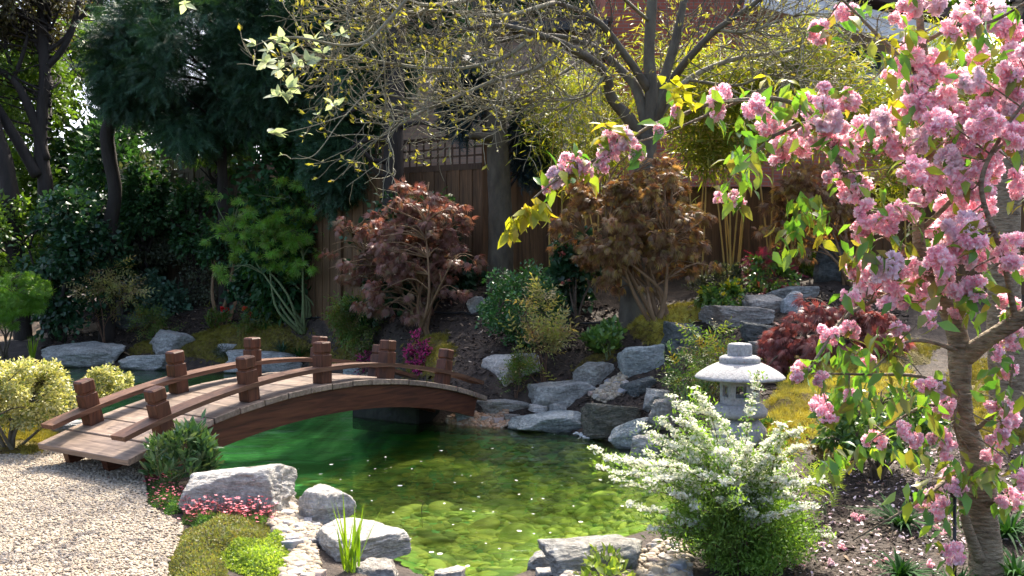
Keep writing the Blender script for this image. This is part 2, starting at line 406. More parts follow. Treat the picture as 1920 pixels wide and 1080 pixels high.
def plain(name, c, rough=.5, spec=.4, metal=0):
    m, N, L = new_mat(name); p = nd(N, 'ShaderNodeBsdfPrincipled'); p.inputs['Base Color'].default_value = (*c, 1)
    p.inputs['Roughness'].default_value = rough; p.inputs['Specular IOR Level'].default_value = spec; p.inputs['Metallic'].default_value = metal
    nz = nd(N, 'ShaderNodeTexNoise'); nz.inputs['Scale'].default_value = 18; nz.inputs['Detail'].default_value = 5
    r = ramp(N, [tuple(x * .82 for x in c), tuple(min(1, x * 1.12) for x in c)], [.3, .7]); L.new(nz.outputs['Fac'], r.inputs[0]); L.new(r.outputs[0], p.inputs['Base Color'])
    o = nd(N, 'ShaderNodeOutputMaterial'); L.new(p.outputs[0], o.inputs[0])
def brick(name, c1, c2, mort, scale=1.0):
    m, N, L = new_mat(name)
    tc = nd(N, 'ShaderNodeTexCoord'); mp = nd(N, 'ShaderNodeMapping'); mp.inputs['Rotation'].default_value = (math.radians(90), 0, 0)
    sx = nd(N, 'ShaderNodeSeparateXYZ'); cx = nd(N, 'ShaderNodeCombineXYZ'); L.new(tc.outputs['Object'], sx.inputs[0]); L.new(sx.outputs[0], cx.inputs[0]); L.new(sx.outputs[2], cx.inputs[1])
    b = nd(N, 'ShaderNodeTexBrick'); b.inputs['Color1'].default_value = (*c1, 1); b.inputs['Color2'].default_value = (*c2, 1); b.inputs['Mortar'].default_value = (*mort, 1)
    b.inputs['Scale'].default_value = 1; b.inputs['Brick Width'].default_value = .225 * scale; b.inputs['Row Height'].default_value = .075 * scale; b.inputs['Mortar Size'].default_value = .007 * scale
    L.new(cx.outputs[0], b.inputs['Vector'])
    p = nd(N, 'ShaderNodeBsdfPrincipled'); L.new(b.outputs['Color'], p.inputs['Base Color']); p.inputs['Roughness'].default_value = .85
    bp = nd(N, 'ShaderNodeBump'); bp.invert = True; bp.inputs['Strength'].default_value = .5; bp.inputs['Distance'].default_value = .01; L.new(b.outputs['Fac'], bp.inputs['Height']); L.new(bp.outputs[0], p.inputs['Normal'])
    o = nd(N, 'ShaderNodeOutputMaterial'); L.new(p.outputs[0], o.inputs[0])

# foliage
leafmat('yew', [(0.019, 0.053, 0.029), (0.033, 0.086, 0.043), (0.053, 0.119, 0.053)], .12, rough=.5, patch=.5, pscale=1.4)
leafmat('blue_fir', [(0.011, 0.028, 0.034), (0.022, 0.049, 0.056)], .1, rough=.5)
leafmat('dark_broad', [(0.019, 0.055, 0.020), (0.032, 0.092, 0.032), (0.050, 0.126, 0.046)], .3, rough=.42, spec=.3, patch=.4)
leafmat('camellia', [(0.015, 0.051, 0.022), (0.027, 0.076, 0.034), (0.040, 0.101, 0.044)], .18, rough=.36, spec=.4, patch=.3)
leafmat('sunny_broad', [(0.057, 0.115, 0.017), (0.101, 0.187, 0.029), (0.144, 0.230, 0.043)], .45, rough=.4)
leafmat('brown_sparse', [(0.045, 0.039, 0.018), (0.075, 0.075, 0.030), (0.090, 0.068, 0.030)], .35)
leafmat('green_maple', [(0.270, 0.378, 0.068), (0.113, 0.259, 0.041), (0.178, 0.389, 0.057), (0.243, 0.454, 0.081), (0.275, 0.259, 0.081)], .45, rough=.45)
leafmat('lime_maple', [(0.104, 0.221, 0.026), (0.156, 0.312, 0.039), (0.195, 0.338, 0.052)], .45)
leafmat('purple_maple', [(.17, .08, .066), (.25, .128, .1), (.31, .18, .14), (.21, .16, .075), (.28, .15, .125)], .32, (1.5, .9, .7), rough=.42)
leafmat('bronze_maple', [(.17, .095, .055), (.27, .17, .09), (.36, .26, .15), (.36, .31, .08), (.15, .095, .06), (.28, .15, .08)], .42, (1.6, 1.1, .5), rough=.42)
leafmat('red_maple', [(.17, .06, .058), (.25, .1, .09), (.3, .15, .125), (.14, .05, .05)], .35, (1.6, .8, .7))
leafmat('bamboo_leaf', [(0.105, 0.165, 0.018), (0.179, 0.239, 0.027), (0.269, 0.299, 0.038), (0.359, 0.329, 0.060)], .48, (1.4, 1.3, .4), rough=.4, patch=.45, pscale=1.6)
leafmat('bud', [(.19, .21, .05), (.27, .29, .07), (.22, .19, .07), (.3, .3, .08)], .5, (1.4, 1.3, .4))
leafmat('whitebeam', [(.36, .42, .27), (.44, .5, .33), (.5, .54, .4)], .4, (1.1, 1.15, .7), rough=.6)
leafmat('box_leaf', [(0.030, 0.102, 0.030), (0.048, 0.144, 0.042), (0.072, 0.180, 0.054)], .28, rough=.32, spec=.55, patch=.3)
leafmat('nandina', [(.24, .27, .09), (.32, .33, .12), (.36, .32, .15), (.36, .24, .14)], .45, rough=.4)
leafmat('nandina_green', [(0.058, 0.130, 0.029), (0.104, 0.195, 0.039), (0.156, 0.208, 0.052), (0.195, 0.130, 0.039)], .4)
leafmat('pale_bush', [(.2, .2, .09), (.26, .26, .12), (.28, .2, .12)], .4, (1.3, 1.2, .7))
leafmat('pieris', [(0.046, 0.111, 0.039), (0.072, 0.156, 0.058), (0.117, 0.208, 0.078), (0.169, 0.234, 0.104)], .25, rough=.28, spec=.6, patch=.2)
leafmat('skimmia', [(0.060, 0.144, 0.036), (0.108, 0.216, 0.048), (0.192, 0.288, 0.060)], .3, rough=.3, spec=.5)
leafmat('variegated', [(.52, .5, .16), (.66, .62, .34), (.13, .19, .04), (.46, .46, .14), (.7, .67, .42), (.18, .24, .06), (.6, .56, .24)], .35, (1.2, 1.15, .5), rough=.35, patch=.12)
leafmat('thyme', [(0.135, 0.135, 0.045), (0.195, 0.195, 0.075), (0.180, 0.225, 0.068), (0.225, 0.165, 0.075)], .3, rough=.6)
leafmat('mossy_green', [(.14, .23, .035), (.24, .33, .06), (.34, .4, .1)], .4)
leafmat('small_green', [(.06, .14, .03), (.1, .2, .045)], .35)
leafmat('iris', [(.12, .24, .015), (.2, .33, .025), (.27, .38, .04)], .5, (1.3, 1.3, .4), rough=.35)
leafmat('mondo', [(.012, .045, .012), (.022, .075, .02), (.04, .11, .032)], .25, rough=.7, spec=.08)
leafmat('spirea_leaf', [(0.104, 0.198, 0.031), (0.156, 0.270, 0.052), (0.208, 0.322, 0.073)], .45)
leafmat('white_flower', [(.72, .73, .62), (.8, .8, .72), (.76, .78, .62)], .3, (1.05, 1.05, .95), rough=.7, patch=.04)
leafmat('cherry_leaf', [(0.081, 0.203, 0.041), (0.121, 0.270, 0.047), (0.162, 0.297, 0.054), (0.257, 0.338, 0.054), (0.230, 0.176, 0.054), (0.108, 0.243, 0.041)], .45, (1.25, 1.35, .4), rough=.3, spec=.5, patch=.2)
leafmat('cherry_leaf_yellow', [(.3, .34, .03), (.38, .4, .04), (.42, .34, .05)], .5, (1.3, 1.2, .4), rough=.35, patch=.15)
leafmat('petal', [(.9, .41, .52), (.94, .57, .65), (.96, .75, .79), (.98, .9, .91), (.92, .48, .57)], .5, (1.05, 1.0, 1.0), rough=.65, spec=.2, patch=.14, pscale=9)
leafmat('petal_pale', [(.84, .68, .73), (.88, .78, .8), (.78, .54, .62)], .35, (1.05, .95, .98), rough=.65, spec=.2, patch=.08)
leafmat('magenta', [(.45, .02, .16), (.6, .04, .25), (.7, .09, .33)], .35, (1.2, .8, 1))
leafmat('purple_leaf', [(.05, .02, .03), (.09, .035, .045), (.05, .05, .03)], .25, (1.3, .8, .8))
leafmat('pink_flower', [(.6, .1, .13), (.72, .18, .22), (.8, .28, .32)], .35, (1.1, .8, .8))
leafmat('red_flower', [(.5, .01, .012), (.65, .03, .03)], .3, (1.2, .5, .5))
leafmat('coral_flower', [(.75, .12, .08), (.8, .25, .2), (.8, .35, .32)], .35, (1.1, .8, .7))
leafmat('pieris_red', [(.3, .03, .06), (.42, .06, .1), (.25, .04, .05)], .3, (1.2, .6, .7))
leafmat('ivy', [(0.039, 0.098, 0.059), (0.069, 0.147, 0.088), (0.098, 0.176, 0.118)], .12, rough=.35, spec=.5)
leafmat('grey_bush', [(0.058, 0.078, 0.046), (0.091, 0.111, 0.065), (0.117, 0.130, 0.085)], .25)
leafmat('moss_tuft', [(.14, .12, .022), (.21, .18, .035), (.27, .24, .05), (.15, .17, .035)], .3, (1.3, 1.2, .5), rough=.8, spec=.1, patch=.35, pscale=2.5)
leafmat('moss_gold', [(0.310, 0.253, 0.034), (0.437, 0.380, 0.069), (0.529, 0.483, 0.115), (0.287, 0.287, 0.057)], .3, (1.2, 1.1, .5), rough=.8, spec=.1, patch=.3, pscale=2.5)
# bark
surf('bark_dark', [(.018, .015, .012), (.04, .032, .026)], 9, stretch=(1, 1, .25), bump=.8)
surf('bark_grey', [(0.058, 0.051, 0.037), (0.109, 0.095, 0.069), (0.145, 0.138, 0.095)], 7, stretch=(1, 1, .45), bump=.6, dist=.03)
surf('bark_smooth', [(.035, .03, .022), (.07, .06, .042), (.11, .095, .065)], 7, stretch=(1, 1, .45), bump=.6, dist=.03)
surf('bark_lichen', [(0.122, 0.104, 0.072), (0.216, 0.198, 0.130), (0.302, 0.288, 0.187)], 9, stretch=(1, 1, .6), bump=.6)
surf('bark_brown', [(.12, .07, .035), (.2, .125, .065), (.26, .17, .1)], 8, stretch=(1, 1, .3), bump=.7, dist=.03)
surf('bark_cherry', [(.075, .055, .034), (.17, .13, .082), (.28, .225, .145), (.12, .088, .055)], 15, stretch=(.7, .7, 2.2), bump=1, dist=.03, bscale=34)
surf('twig_brown', [(.07, .05, .035), (.13, .1, .07)], 20)
surf('stem_green', [(.1, .13, .05), (.17, .2, .09)], 14)
surf('stem_red', [(.09, .05, .03), (.14, .075, .045)], 14)
surf('cane', [(.35, .22, .05), (.48, .33, .09)], 5, stretch=(1, 1, .4), rough=.4, bump=.15)
# rocks
rockmat('rock_pale', (.36, .34, .30), (.56, .53, .48), (.72, .69, .63), (.78, .76, .7), stain=(.34, .26, .17), stainamt=.45)
rockmat('rock_slate', (.22, .218, .195), (.42, .415, .38), (.62, .61, .565), (.48, .5, .48), rot=(.5, .35, .9), stain=(.2, .17, .12), stainamt=.35)
rockmat('rock_blue', (.24, .27, .26), (.42, .46, .44), (.62, .65, .61), (.6, .64, .62), rot=(.8, .2, .3), stain=(.16, .18, .15), stainamt=.3)
rockmat('rock_dark', (.06, .07, .066), (.12, .135, .128), (.21, .225, .21), (.25, .27, .25), rot=(.2, .7, .3), stain=(.07, .06, .045))
rockmat('rock_wet', (.07, .075, .055), (.16, .155, .115), (.3, .27, .21), (.2, .2, .17), rot=(.2, .7, .3), wet=1.0, stain=(.12, .08, .04), stainamt=.7)
rockmat('rock_brown', (.22, .2, .17), (.38, .35, .305), (.54, .51, .46), (.5, .48, .44), stain=(.24, .16, .1), stainamt=.6)
rockmat('rock_white', (.3, .34, .35), (.5, .54, .54), (.74, .76, .75), (.8, .82, .8), stain=(.2, .22, .22), stainamt=.4)
islandmat('pebble', [(.24, .19, .13), (.37, .305, .21), (.43, .36, .26), (.28, .24, .19), (.48, .415, .32), (.19, .155, .12), (.39, .31, .21)], mott=.25)
islandmat('cobble', [(.3, .26, .22), (.52, .46, .41), (.32, .31, .31), (.58, .53, .48), (.44, .34, .29), (.38, .4, .43), (.6, .56, .51)], scale=14, mott=.2)
islandmat('shingle', [(.25, .13, .07), (.4, .25, .15), (.3, .2, .13), (.45, .36, .28)], mott=.2)
surf('wet_stone', [(.012, .012, .01), (.03, .03, .025)], 6, bump=.6)
islandmat('bark_chip', [(.02, .014, .011), (.035, .025, .018), (.06, .042, .03), (.1, .075, .055), (.028, .02, .015)], rough=.85)
islandmat('litter', [(.32, .24, .16), (.2, .13, .08), (.45, .38, .3)], rough=.8)
islandmat('bed_stone', [(.13, .19, .04), (.22, .29, .055), (.38, .42, .09), (.46, .45, .11), (.08, .13, .035), (.28, .34, .065)], scale=1.2, mott=.7)  # broad mottle paints patchy sunlight onto the submerged stones
surf('soil', [(0.018, 0.013, 0.011), (0.042, 0.030, 0.022), (0.083, 0.060, 0.042)], 9, bump=.8, dist=.03, bscale=40)
surf('gravel_base', [(.22, .18, .14), (.36, .3, .25)], 60, bump=1, dist=.02, voro=1, vscale=55)
surf('chip_path', [(.2, .14, .09), (.36, .27, .19)], 30, bump=.9, dist=.02)
surf('moss_base', [(0.032, 0.022, 0.012), (0.080, 0.060, 0.011), (0.136, 0.108, 0.018), (0.160, 0.136, 0.024)], 16, bump=1, dist=.04)
surf('moss_gold_base', [(0.036, 0.024, 0.012), (0.096, 0.066, 0.011), (0.156, 0.120, 0.015), (0.192, 0.156, 0.021)], 16, bump=1, dist=.04)
surf('granite', [(.13, .13, .125), (.29, .29, .285), (.345, .345, .34), (.44, .44, .43)], 42, detail=14, bump=.7, dist=.008, bscale=110, island=.06)
surf('concrete', [(.12, .12, .11), (.22, .21, .19)], 8, bump=.5)
wood('bridge_wood', (.036, .012, .006), (.11, .038, .018), rough=.5, spec=.25, rot=(0, 0, -.957), stretch=(1.2, 16, 16))
wood('bridge_post', (.042, .015, .0075), (.125, .047, .023), rough=.5, spec=.25, stretch=(14, 14, 1.2))
wood('bridge_deck', (.13, .092, .066), (.29, .215, .16), rough=.6, rot=(0, 0, .614), stretch=(1.2, 16, 16))
wood('fence_wood', (.066, .035, .015), (.15, .082, .036), stretch=(14, 14, 1), rough=.75)
wood('fence_dark', (.05, .028, .015), (.1, .06, .032), stretch=(14, 14, 1), rough=.75)
brick('red_brick', (.27, .065, .036), (.34, .095, .05), (.2, .15, .12))
brick('buff_brick', (.3, .2, .14), (.38, .26, .18), (.24, .2, .15))
plain('white_paint', (.75, .74, .7), .6); plain('window_glass', (.05, .08, .1), .08, .6); plain('black_plastic', (.012, .012, .013), .4); plain('roof_tile', (.08, .05, .04), .8)
plain('white_petal', (.8, .8, .76), .6)
wood('bridge_rail', (.066, .03, .016), (.17, .085, .05), rough=.55, spec=.25, rot=(0, 0, -.957), stretch=(1.2, 16, 16))
wood('fence_grey', (.09, .07, .045), (.17, .135, .09), stretch=(14, 14, 1), rough=.8)
# ---------------------------------------------------------------- terrain
def wl(px, py, z=WL):
    Y = (EYE - z) * F / (py - HY); return ((px - 960) / F * Y, Y)
POND = np.array([wl(*p) for p in [(-200, 800), (0, 800), (130, 808), (250, 850), (330, 876), (420, 892), (530, 925), (585, 960), (650, 992), (715, 1040), (765, 1078), (830, 1100), (950, 1100),
        (1000, 1072), (1090, 1030), (1210, 1008), (1300, 960), (1300, 890), (1215, 850), (1150, 828), (1095, 810), (950, 800), (850, 795), (775, 782), (712, 745), (640, 708), (560, 700), (480, 697),
        (330, 692), (230, 690), (80, 686), (-150, 686), (-300, 715)]])
def chaikin(P, n=2):
    for _ in range(n):
        Q = np.roll(P, -1, 0); P = np.stack([.75 * P + .25 * Q, .25 * P + .75 * Q], 1).reshape(-1, 2)
    return P
POND = chaikin(POND)
def inside(P, poly):
    x, y = P[:, 0], P[:, 1]; r = np.zeros(len(P), bool); n = len(poly)
    for i in range(n):
        (x0, y0), (x1, y1) = poly[i], poly[(i + 1) % n]
        c = (y0 > y) != (y1 > y)
        with np.errstate(divide='ignore', invalid='ignore'):
            r ^= c & (x < (x1 - x0) * (y - y0) / (y1 - y0 + 1e-12) + x0)
    return r
def sdist(P, poly):
    d = np.full(len(P), 1e9); n = len(poly)
    for i in range(n):
        a = poly[i]; b = poly[(i + 1) % n]; ab = b - a
        t = np.clip(((P - a) @ ab) / (ab @ ab + 1e-12), 0, 1)
        d = np.minimum(d, np.linalg.norm(P - a - t[:, None] * ab, axis=1))
    return np.where(inside(P, poly), -d, d)
CTRL = [W(px, py, Y) for px, py, Y in [
    (880, 700, 11.3), (900, 620, 12.5), (900, 580, 13.3), (880, 545, 14.1), (1100, 655, 11.5), (1100, 610, 12.6), (1180, 606, 12.6), (1235, 614, 11.7), (1300, 590, 12.2),
    (1060, 745, 11.0), (1180, 705, 10.9), (1200, 760, 10.3), (1370, 602, 11.5), (1440, 575, 12.1), (1490, 553, 12.7), (1560, 525, 13.1), (1400, 515, 14.2), (1700, 520, 14),
    (1390, 818, 7.4), (1300, 800, 8.3), (1480, 770, 8.3), (1480, 690, 9.7), (1340, 665, 10.5), (1600, 1000, 5.7), (1750, 890, 6.6), (1850, 790, 7.9), (1850, 720, 9.0), (1850, 610, 12),
    (1700, 1085, 5), (1950, 1085, 4.9), (1350, 1060, 5.4), (1420, 930, 6.4), (450, 662, 16.4), (450, 622, 17.4), (570, 622, 15.9), (790, 630, 13.4), (700, 642, 14.2), (620, 664, 15.4),
    (800, 672, 12.7), (700, 598, 15.2), (600, 585, 16.8), (400, 598, 18.6), (200, 640, 18.3), (100, 610, 20), (50, 602, 21.2), (330, 565, 20), (250, 540, 20.8), (800, 556, 15), (-100, 600, 20), (-200, 650, 18)]]
CTRL += [np.array(c, float) for c in [(-4, 5, 0), (-2, 5, 0), (-2.6, 6.5, 0), (-3.8, 8, 0), (-6, 7, 0), (-6, 9.5, 0), (-9, 6, 0), (-1.2, 5, 0), (0, 4, 0), (2, 3, 0), (-5, 1, 0), (0, 0, 0), (5, 1, 0.05), (-1, 5.4, -.02), (.7, 5.4, 0),
    (-12, 10, 0), (-14, 24, .6), (-5, 26, 1), (3, 20, 1.4), (10, 18, 1.4), (12, 8, .5), (25, 20, 1.2), (-25, 20, .5), (-25, 0, 0), (25, 0, 0), (0, 40, 1.2), (-40, 60, 1), (40, 60, 1)]]
CTRL = np.array(CTRL)
def tps_fit(C):
    P, z = C[:, :2], C[:, 2]; n = len(P)
    d = np.linalg.norm(P[:, None] - P[None], axis=2); K = d ** 2 * np.log(d + 1e-9)
    A = np.zeros((n + 3, n + 3)); A[:n, :n] = K + np.eye(n) * .15; A[:n, n] = 1; A[:n, n + 1:] = P; A[n, :n] = 1; A[n + 1:, :n] = P.T
    return np.linalg.solve(A, np.concatenate([z, np.zeros(3)]))
TPSW = tps_fit(CTRL)
def height0(P):
    r = np.zeros(len(P)); n = len(CTRL)
    for s in range(0, len(P), 20000):
        Q = P[s:s + 20000]; d = np.linalg.norm(Q[:, None] - CTRL[None, :, :2], axis=2)
        r[s:s + 20000] = (d ** 2 * np.log(d + 1e-9)) @ TPSW[:n] + TPSW[n] + Q @ TPSW[n + 1:]
    far = np.clip((np.linalg.norm(P - np.array([0, 10]), axis=1) - 22) / 15, 0, 1)
    return np.clip(r, -.05, 1.75) * (1 - far) + 1.0 * far * (P[:, 1] > 0)
def sstep(x): x = np.clip(x, 0, 1); return x * x * (3 - 2 * x)
def height(P):
    z = height0(P); d = sdist(P, POND)
    P3 = np.c_[P, np.zeros(len(P))]
    rough = np.where(P[:, 1] > 8.6, 1, np.where(P[:, 0] > .6, .6, .12))
    z = z + rough * (.09 * (fbm(P3 * 1.3, 3, 3) - .45) + .05 * (vnoise(P3 * 6, 9) - .5))
    z = np.maximum(z, WL + .06)
    zo = (WL + .03) + (z - WL - .03) * sstep(d / .45)
    zi = WL + .03 - .12 * sstep(-d / .12) - .5 * sstep((-d - .08) / 1.1)
    return np.where(d > 0, zo, zi)
gx = np.concatenate([[-150, -90, -60, -40, -28, -22, -18, -15, -13.5], np.arange(-12.5, 9, .075), [10, 11.5, 14, 18, 25, 40, 60, 90, 150]])
gy = np.concatenate([[-60, -30, -10, -3, 0, 1.5, 2.5, 3.2], np.arange(3.8, 22, .075), [22.6, 23.5, 25, 28, 33, 40, 55, 80, 120, 300]])
GX, GY = np.meshgrid(gx, gy); GP = np.c_[GX.ravel(), GY.ravel()]; GZ = height(GP).reshape(GX.shape)
def gridfaces(ny, nx):
    i, j = np.meshgrid(np.arange(ny - 1), np.arange(nx - 1), indexing='ij'); k = i * nx + j
    return np.stack([k, k + 1, k + nx + 1, k + nx], -1).reshape(-1, 4)
def hz(P):
    """terrain height by lookup"""
    P = np.atleast_2d(P)
    i = np.clip(np.searchsorted(gx, P[:, 0]) - 1, 0, len(gx) - 2); j = np.clip(np.searchsorted(gy, P[:, 1]) - 1, 0, len(gy) - 2)
    u = np.clip((P[:, 0] - gx[i]) / (gx[i + 1] - gx[i]), 0, 1); v = np.clip((P[:, 1] - gy[j]) / (gy[j + 1] - gy[j]), 0, 1)
    return GZ[j, i] * (1 - u) * (1 - v) + GZ[j, i + 1] * u * (1 - v) + GZ[j + 1, i] * (1 - u) * v + GZ[j + 1, i + 1] * u * v
def G(px, py):
    """where the sight line through a pixel of the photograph meets the ground (or the water)"""
    Y = np.arange(3.5, 30, .01); X = (px - 960) / F * Y; z = EYE - (py - HY) / F * Y
    k = np.argmax(z <= np.maximum(hz(np.c_[X, Y]), WL)); k = k if k else len(Y) - 1
    return np.array([X[k], Y[k], z[k]])
g = Geo(); g.add(np.c_[GP, GZ.ravel()], gridfaces(len(gy), len(gx)))
tag(obj('ground', g, 'soil'), kind='structure')

def sheet(poly, step, lift, edge=.12, bumpy=0.0, cells=None):
    """a sheet draped over the terrain inside a plan polygon; thins towards its edge"""
    lo, hi = poly.min(0), poly.max(0); xs = np.arange(lo[0] - step, hi[0] + step * 2, step); ys = np.arange(lo[1] - step, hi[1] + step * 2, step)
    X, Y = np.meshgrid(xs, ys); P = np.c_[X.ravel(), Y.ravel()]; d = sdist(P, poly)
    k = sstep(-d / edge); z = hz(P) + .004 + k * lift - (1 - k) * .03
    if bumpy: z = z + k * bumpy * (fbm(np.c_[P, P[:, :1] * 0] * 5, 3, 21) - .3)
    Fc = gridfaces(len(ys), len(xs)); keep = (d[Fc] < step * 1.2).any(1)
    g = Geo(); g.add(np.c_[P, z], Fc[keep]); return g
def polypts(poly, n):
    lo, hi = poly.min(0), poly.max(0); out = []
    k = 0
    while k < n:
        P = rng.uniform(lo, hi, size=(n * 3, 2)); P = P[inside(P, poly)]; out.append(P); k += len(P)
    return np.concatenate(out)[:n]
def area(poly):
    x, y = poly.T; return abs(np.sum(x * np.roll(y, -1) - y * np.roll(x, -1))) / 2
def gpoly(pts): return np.array([G(*p)[:2] for p in pts])

# pond bed and water
dx = .06; xs = np.arange(POND[:, 0].min() - .5, POND[:, 0].max() + .5, dx); ys = np.arange(POND[:, 1].min() - .5, POND[:, 1].max() + .5, dx)
X, Y = np.meshgrid(xs, ys); PP = np.c_[X.ravel(), Y.ravel()]; PD = sdist(PP, POND); FF = gridfaces(len(ys), len(xs))
g = Geo(); g.add(np.c_[PP, height(PP) + .012], FF[(PD[FF] < -.1).all(1)])
m, N, L = new_mat('pond_bed')
tc = nd(N, 'ShaderNodeTexCoord'); nz = nd(N, 'ShaderNodeTexNoise'); nz.inputs['Scale'].default_value = .9; nz.inputs['Detail'].default_value = 5; nz.inputs['Distortion'].default_value = .6; L.new(tc.outputs['Object'], nz.inputs[0])
r1 = ramp(N, [(.025, .11, .024), (.08, .25, .045), (.3, .48, .09), (.64, .72, .15)], [.38, .48, .58, .7]); L.new(nz.outputs['Fac'], r1.inputs[0])  # brightest yellow greens paint sunlit patches into the bed colour
sx = nd(N, 'ShaderNodeSeparateXYZ'); L.new(tc.outputs['Object'], sx.inputs[0])
# emerald painted on the bed towards the bridge imitates light scattered in the water
n5 = nd(N, 'ShaderNodeTexNoise'); n5.inputs['Scale'].default_value = 1.5; n5.inputs['Detail'].default_value = 8; n5.inputs['Distortion'].default_value = 1.0; L.new(tc.outputs['Object'], n5.inputs[0])
r5 = ramp(N, [(.03, .14, .045), (.07, .34, .12), (.19, .58, .24)], [.4, .52, .68]); L.new(n5.outputs['Fac'], r5.inputs[0])
ma = nd(N, 'ShaderNodeMath', operation='MULTIPLY_ADD'); ma.inputs[1].default_value = -.55; L.new(sx.outputs[0], ma.inputs[0])
mb = nd(N, 'ShaderNodeMath', operation='MULTIPLY_ADD'); mb.inputs[1].default_value = .28; mb.inputs[2].default_value = -2.25; L.new(sx.outputs[1], mb.inputs[0]); L.new(mb.outputs[0], ma.inputs[2]); ma.use_clamp = True
mx = nd(N, 'ShaderNodeMix', data_type='RGBA'); L.new(ma.outputs[0], mx.inputs['Factor']); L.new(r1.outputs[0], mx.inputs['A']); L.new(r5.outputs[0], mx.inputs['B'])
p = nd(N, 'ShaderNodeBsdfPrincipled'); p.inputs['Roughness'].default_value = .9; L.new(mx.outputs['Result'], p.inputs['Base Color'])
o = nd(N, 'ShaderNodeOutputMaterial'); L.new(p.outputs[0], o.inputs[0])
tag(obj('pond_bed', g, 'pond_bed'), kind='structure')
g = Geo(); g.add(np.c_[PP, np.full(len(PP), WL)], FF[(PD[FF] < .35).all(1)])
m, N, L = new_mat('water')
tc = nd(N, 'ShaderNodeTexCoord'); mp = nd(N, 'ShaderNodeMapping'); mp.inputs['Scale'].default_value = (1, 1.6, 1); L.new(tc.outputs['Object'], mp.inputs[0])
n1 = nd(N, 'ShaderNodeTexNoise'); n1.inputs['Scale'].default_value = 5; n1.inputs['Detail'].default_value = 4; n1.inputs['Distortion'].default_value = .8; L.new(mp.outputs[0], n1.inputs[0])
n2 = nd(N, 'ShaderNodeTexNoise'); n2.inputs['Scale'].default_value = 1.1; n2.inputs['Detail'].default_value = 2; L.new(mp.outputs[0], n2.inputs[0])
ad = nd(N, 'ShaderNodeMath', operation='MULTIPLY_ADD'); ad.inputs[1].default_value = .35; L.new(n1.outputs['Fac'], ad.inputs[0]); L.new(n2.outputs['Fac'], ad.inputs[2])
b = nd(N, 'ShaderNodeBump'); b.inputs['Strength'].default_value = .5; b.inputs['Distance'].default_value = .06; L.new(ad.outputs[0], b.inputs['Height'])
gl = nd(N, 'ShaderNodeBsdfGlossy'); gl.inputs['Roughness'].default_value = .03; L.new(b.outputs[0], gl.inputs['Normal'])
tr = nd(N, 'ShaderNodeBsdfTransparent'); tr.inputs[0].default_value = (.8, .93, .68, 1)
fr = nd(N, 'ShaderNodeFresnel'); fr.inputs['IOR'].default_value = 1.33; L.new(b.outputs[0], fr.inputs['Normal'])
mx = nd(N, 'ShaderNodeMixShader'); L.new(fr.outputs[0], mx.inputs[0]); rf = nd(N, 'ShaderNodeBsdfRefraction'); rf.inputs['IOR'].default_value = 1.33; rf.inputs['Roughness'].default_value = .02; rf.inputs[0].default_value = (.8, .93, .68, 1); b2 = nd(N, 'ShaderNodeBump'); b2.inputs['Strength'].default_value = .6; b2.inputs['Distance'].default_value = .06; L.new(ad.outputs[0], b2.inputs['Height']); L.new(b2.outputs[0], rf.inputs['Normal'])
mr_ = nd(N, 'ShaderNodeMixShader'); mr_.inputs[0].default_value = .33; L.new(tr.outputs[0], mr_.inputs[1]); L.new(rf.outputs[0], mr_.inputs[2]); L.new(mr_.outputs[0], mx.inputs[1]); L.new(gl.outputs[0], mx.inputs[2])
o = nd(N, 'ShaderNodeOutputMaterial'); L.new(mx.outputs[0], o.inputs[0])
tag(obj('pond_water', g, 'water'), kind='structure')

# stones on the pond bed
def stone_scatter(P, z, size, sv, flat, T=ICO[1]):
    n = len(P); g = Geo(); s = size * np.exp(sv * rng.normal(size=n))
    S = np.c_[s * rng.uniform(.8, 1.3, n), s * rng.uniform(.7, 1.1, n), s * flat * rng.uniform(.75, 1.2, n)]
    R = rotz(rng.uniform(0, 6.3, n)); til = basis(np.c_[rng.normal(0, .2, n), np.ones(n), rng.normal(0, .2, n)], np.c_[rng.normal(0, .25, n), np.zeros(n), np.ones(n)])
    g.inst(T, np.c_[P, z], R @ til, S); return g
near = np.array([wl(*p, -.5) for p in [(700, 1300), (560, 960), (760, 880), (1000, 860), (1300, 860), (1500, 1000), (1300, 1300)]])
P = polypts(near, 9500); P = P[sdist(P, POND) < -.2]
tag(obj('submerged_stones', stone_scatter(P, hz(P) + .008, .033, .5, .4, ICO[2]), 'bed_stone'), kind='stuff')

# gravel
GRAV = np.array([wl(*p, 0) for p in [(-260, 868), (0, 862), (95, 852), (170, 850), (265, 868), (272, 950), (345, 985), (330, 1020), (308, 1060), (300, 1180), (300, 1500), (-400, 1500)]])
g = sheet(GRAV, .1, .01, .05); tag(obj('gravel_path', g, 'gravel_base'), kind='structure')
vis = np.array([wl(*p, 0) for p in [(-170, 862), (95, 850), (170, 845), (270, 868), (276, 950), (345, 985), (335, 1020), (315, 1060), (310, 1120), (-170, 1120)]])
n = int(area(vis) * 5600); P = polypts(vis, n)
tag(obj('gravel', stone_scatter(P, hz(P) + .012 + .008 * rng.random(n), .0086, .24, .68), 'pebble'), kind='stuff')
# wood chip path far left
cp = gpoly([(-120, 640), (100, 634), (215, 618), (190, 600), (60, 603), (-120, 603)])
tag(obj('path', sheet(cp, .12, .012, .15), 'chip_path'), kind='structure')
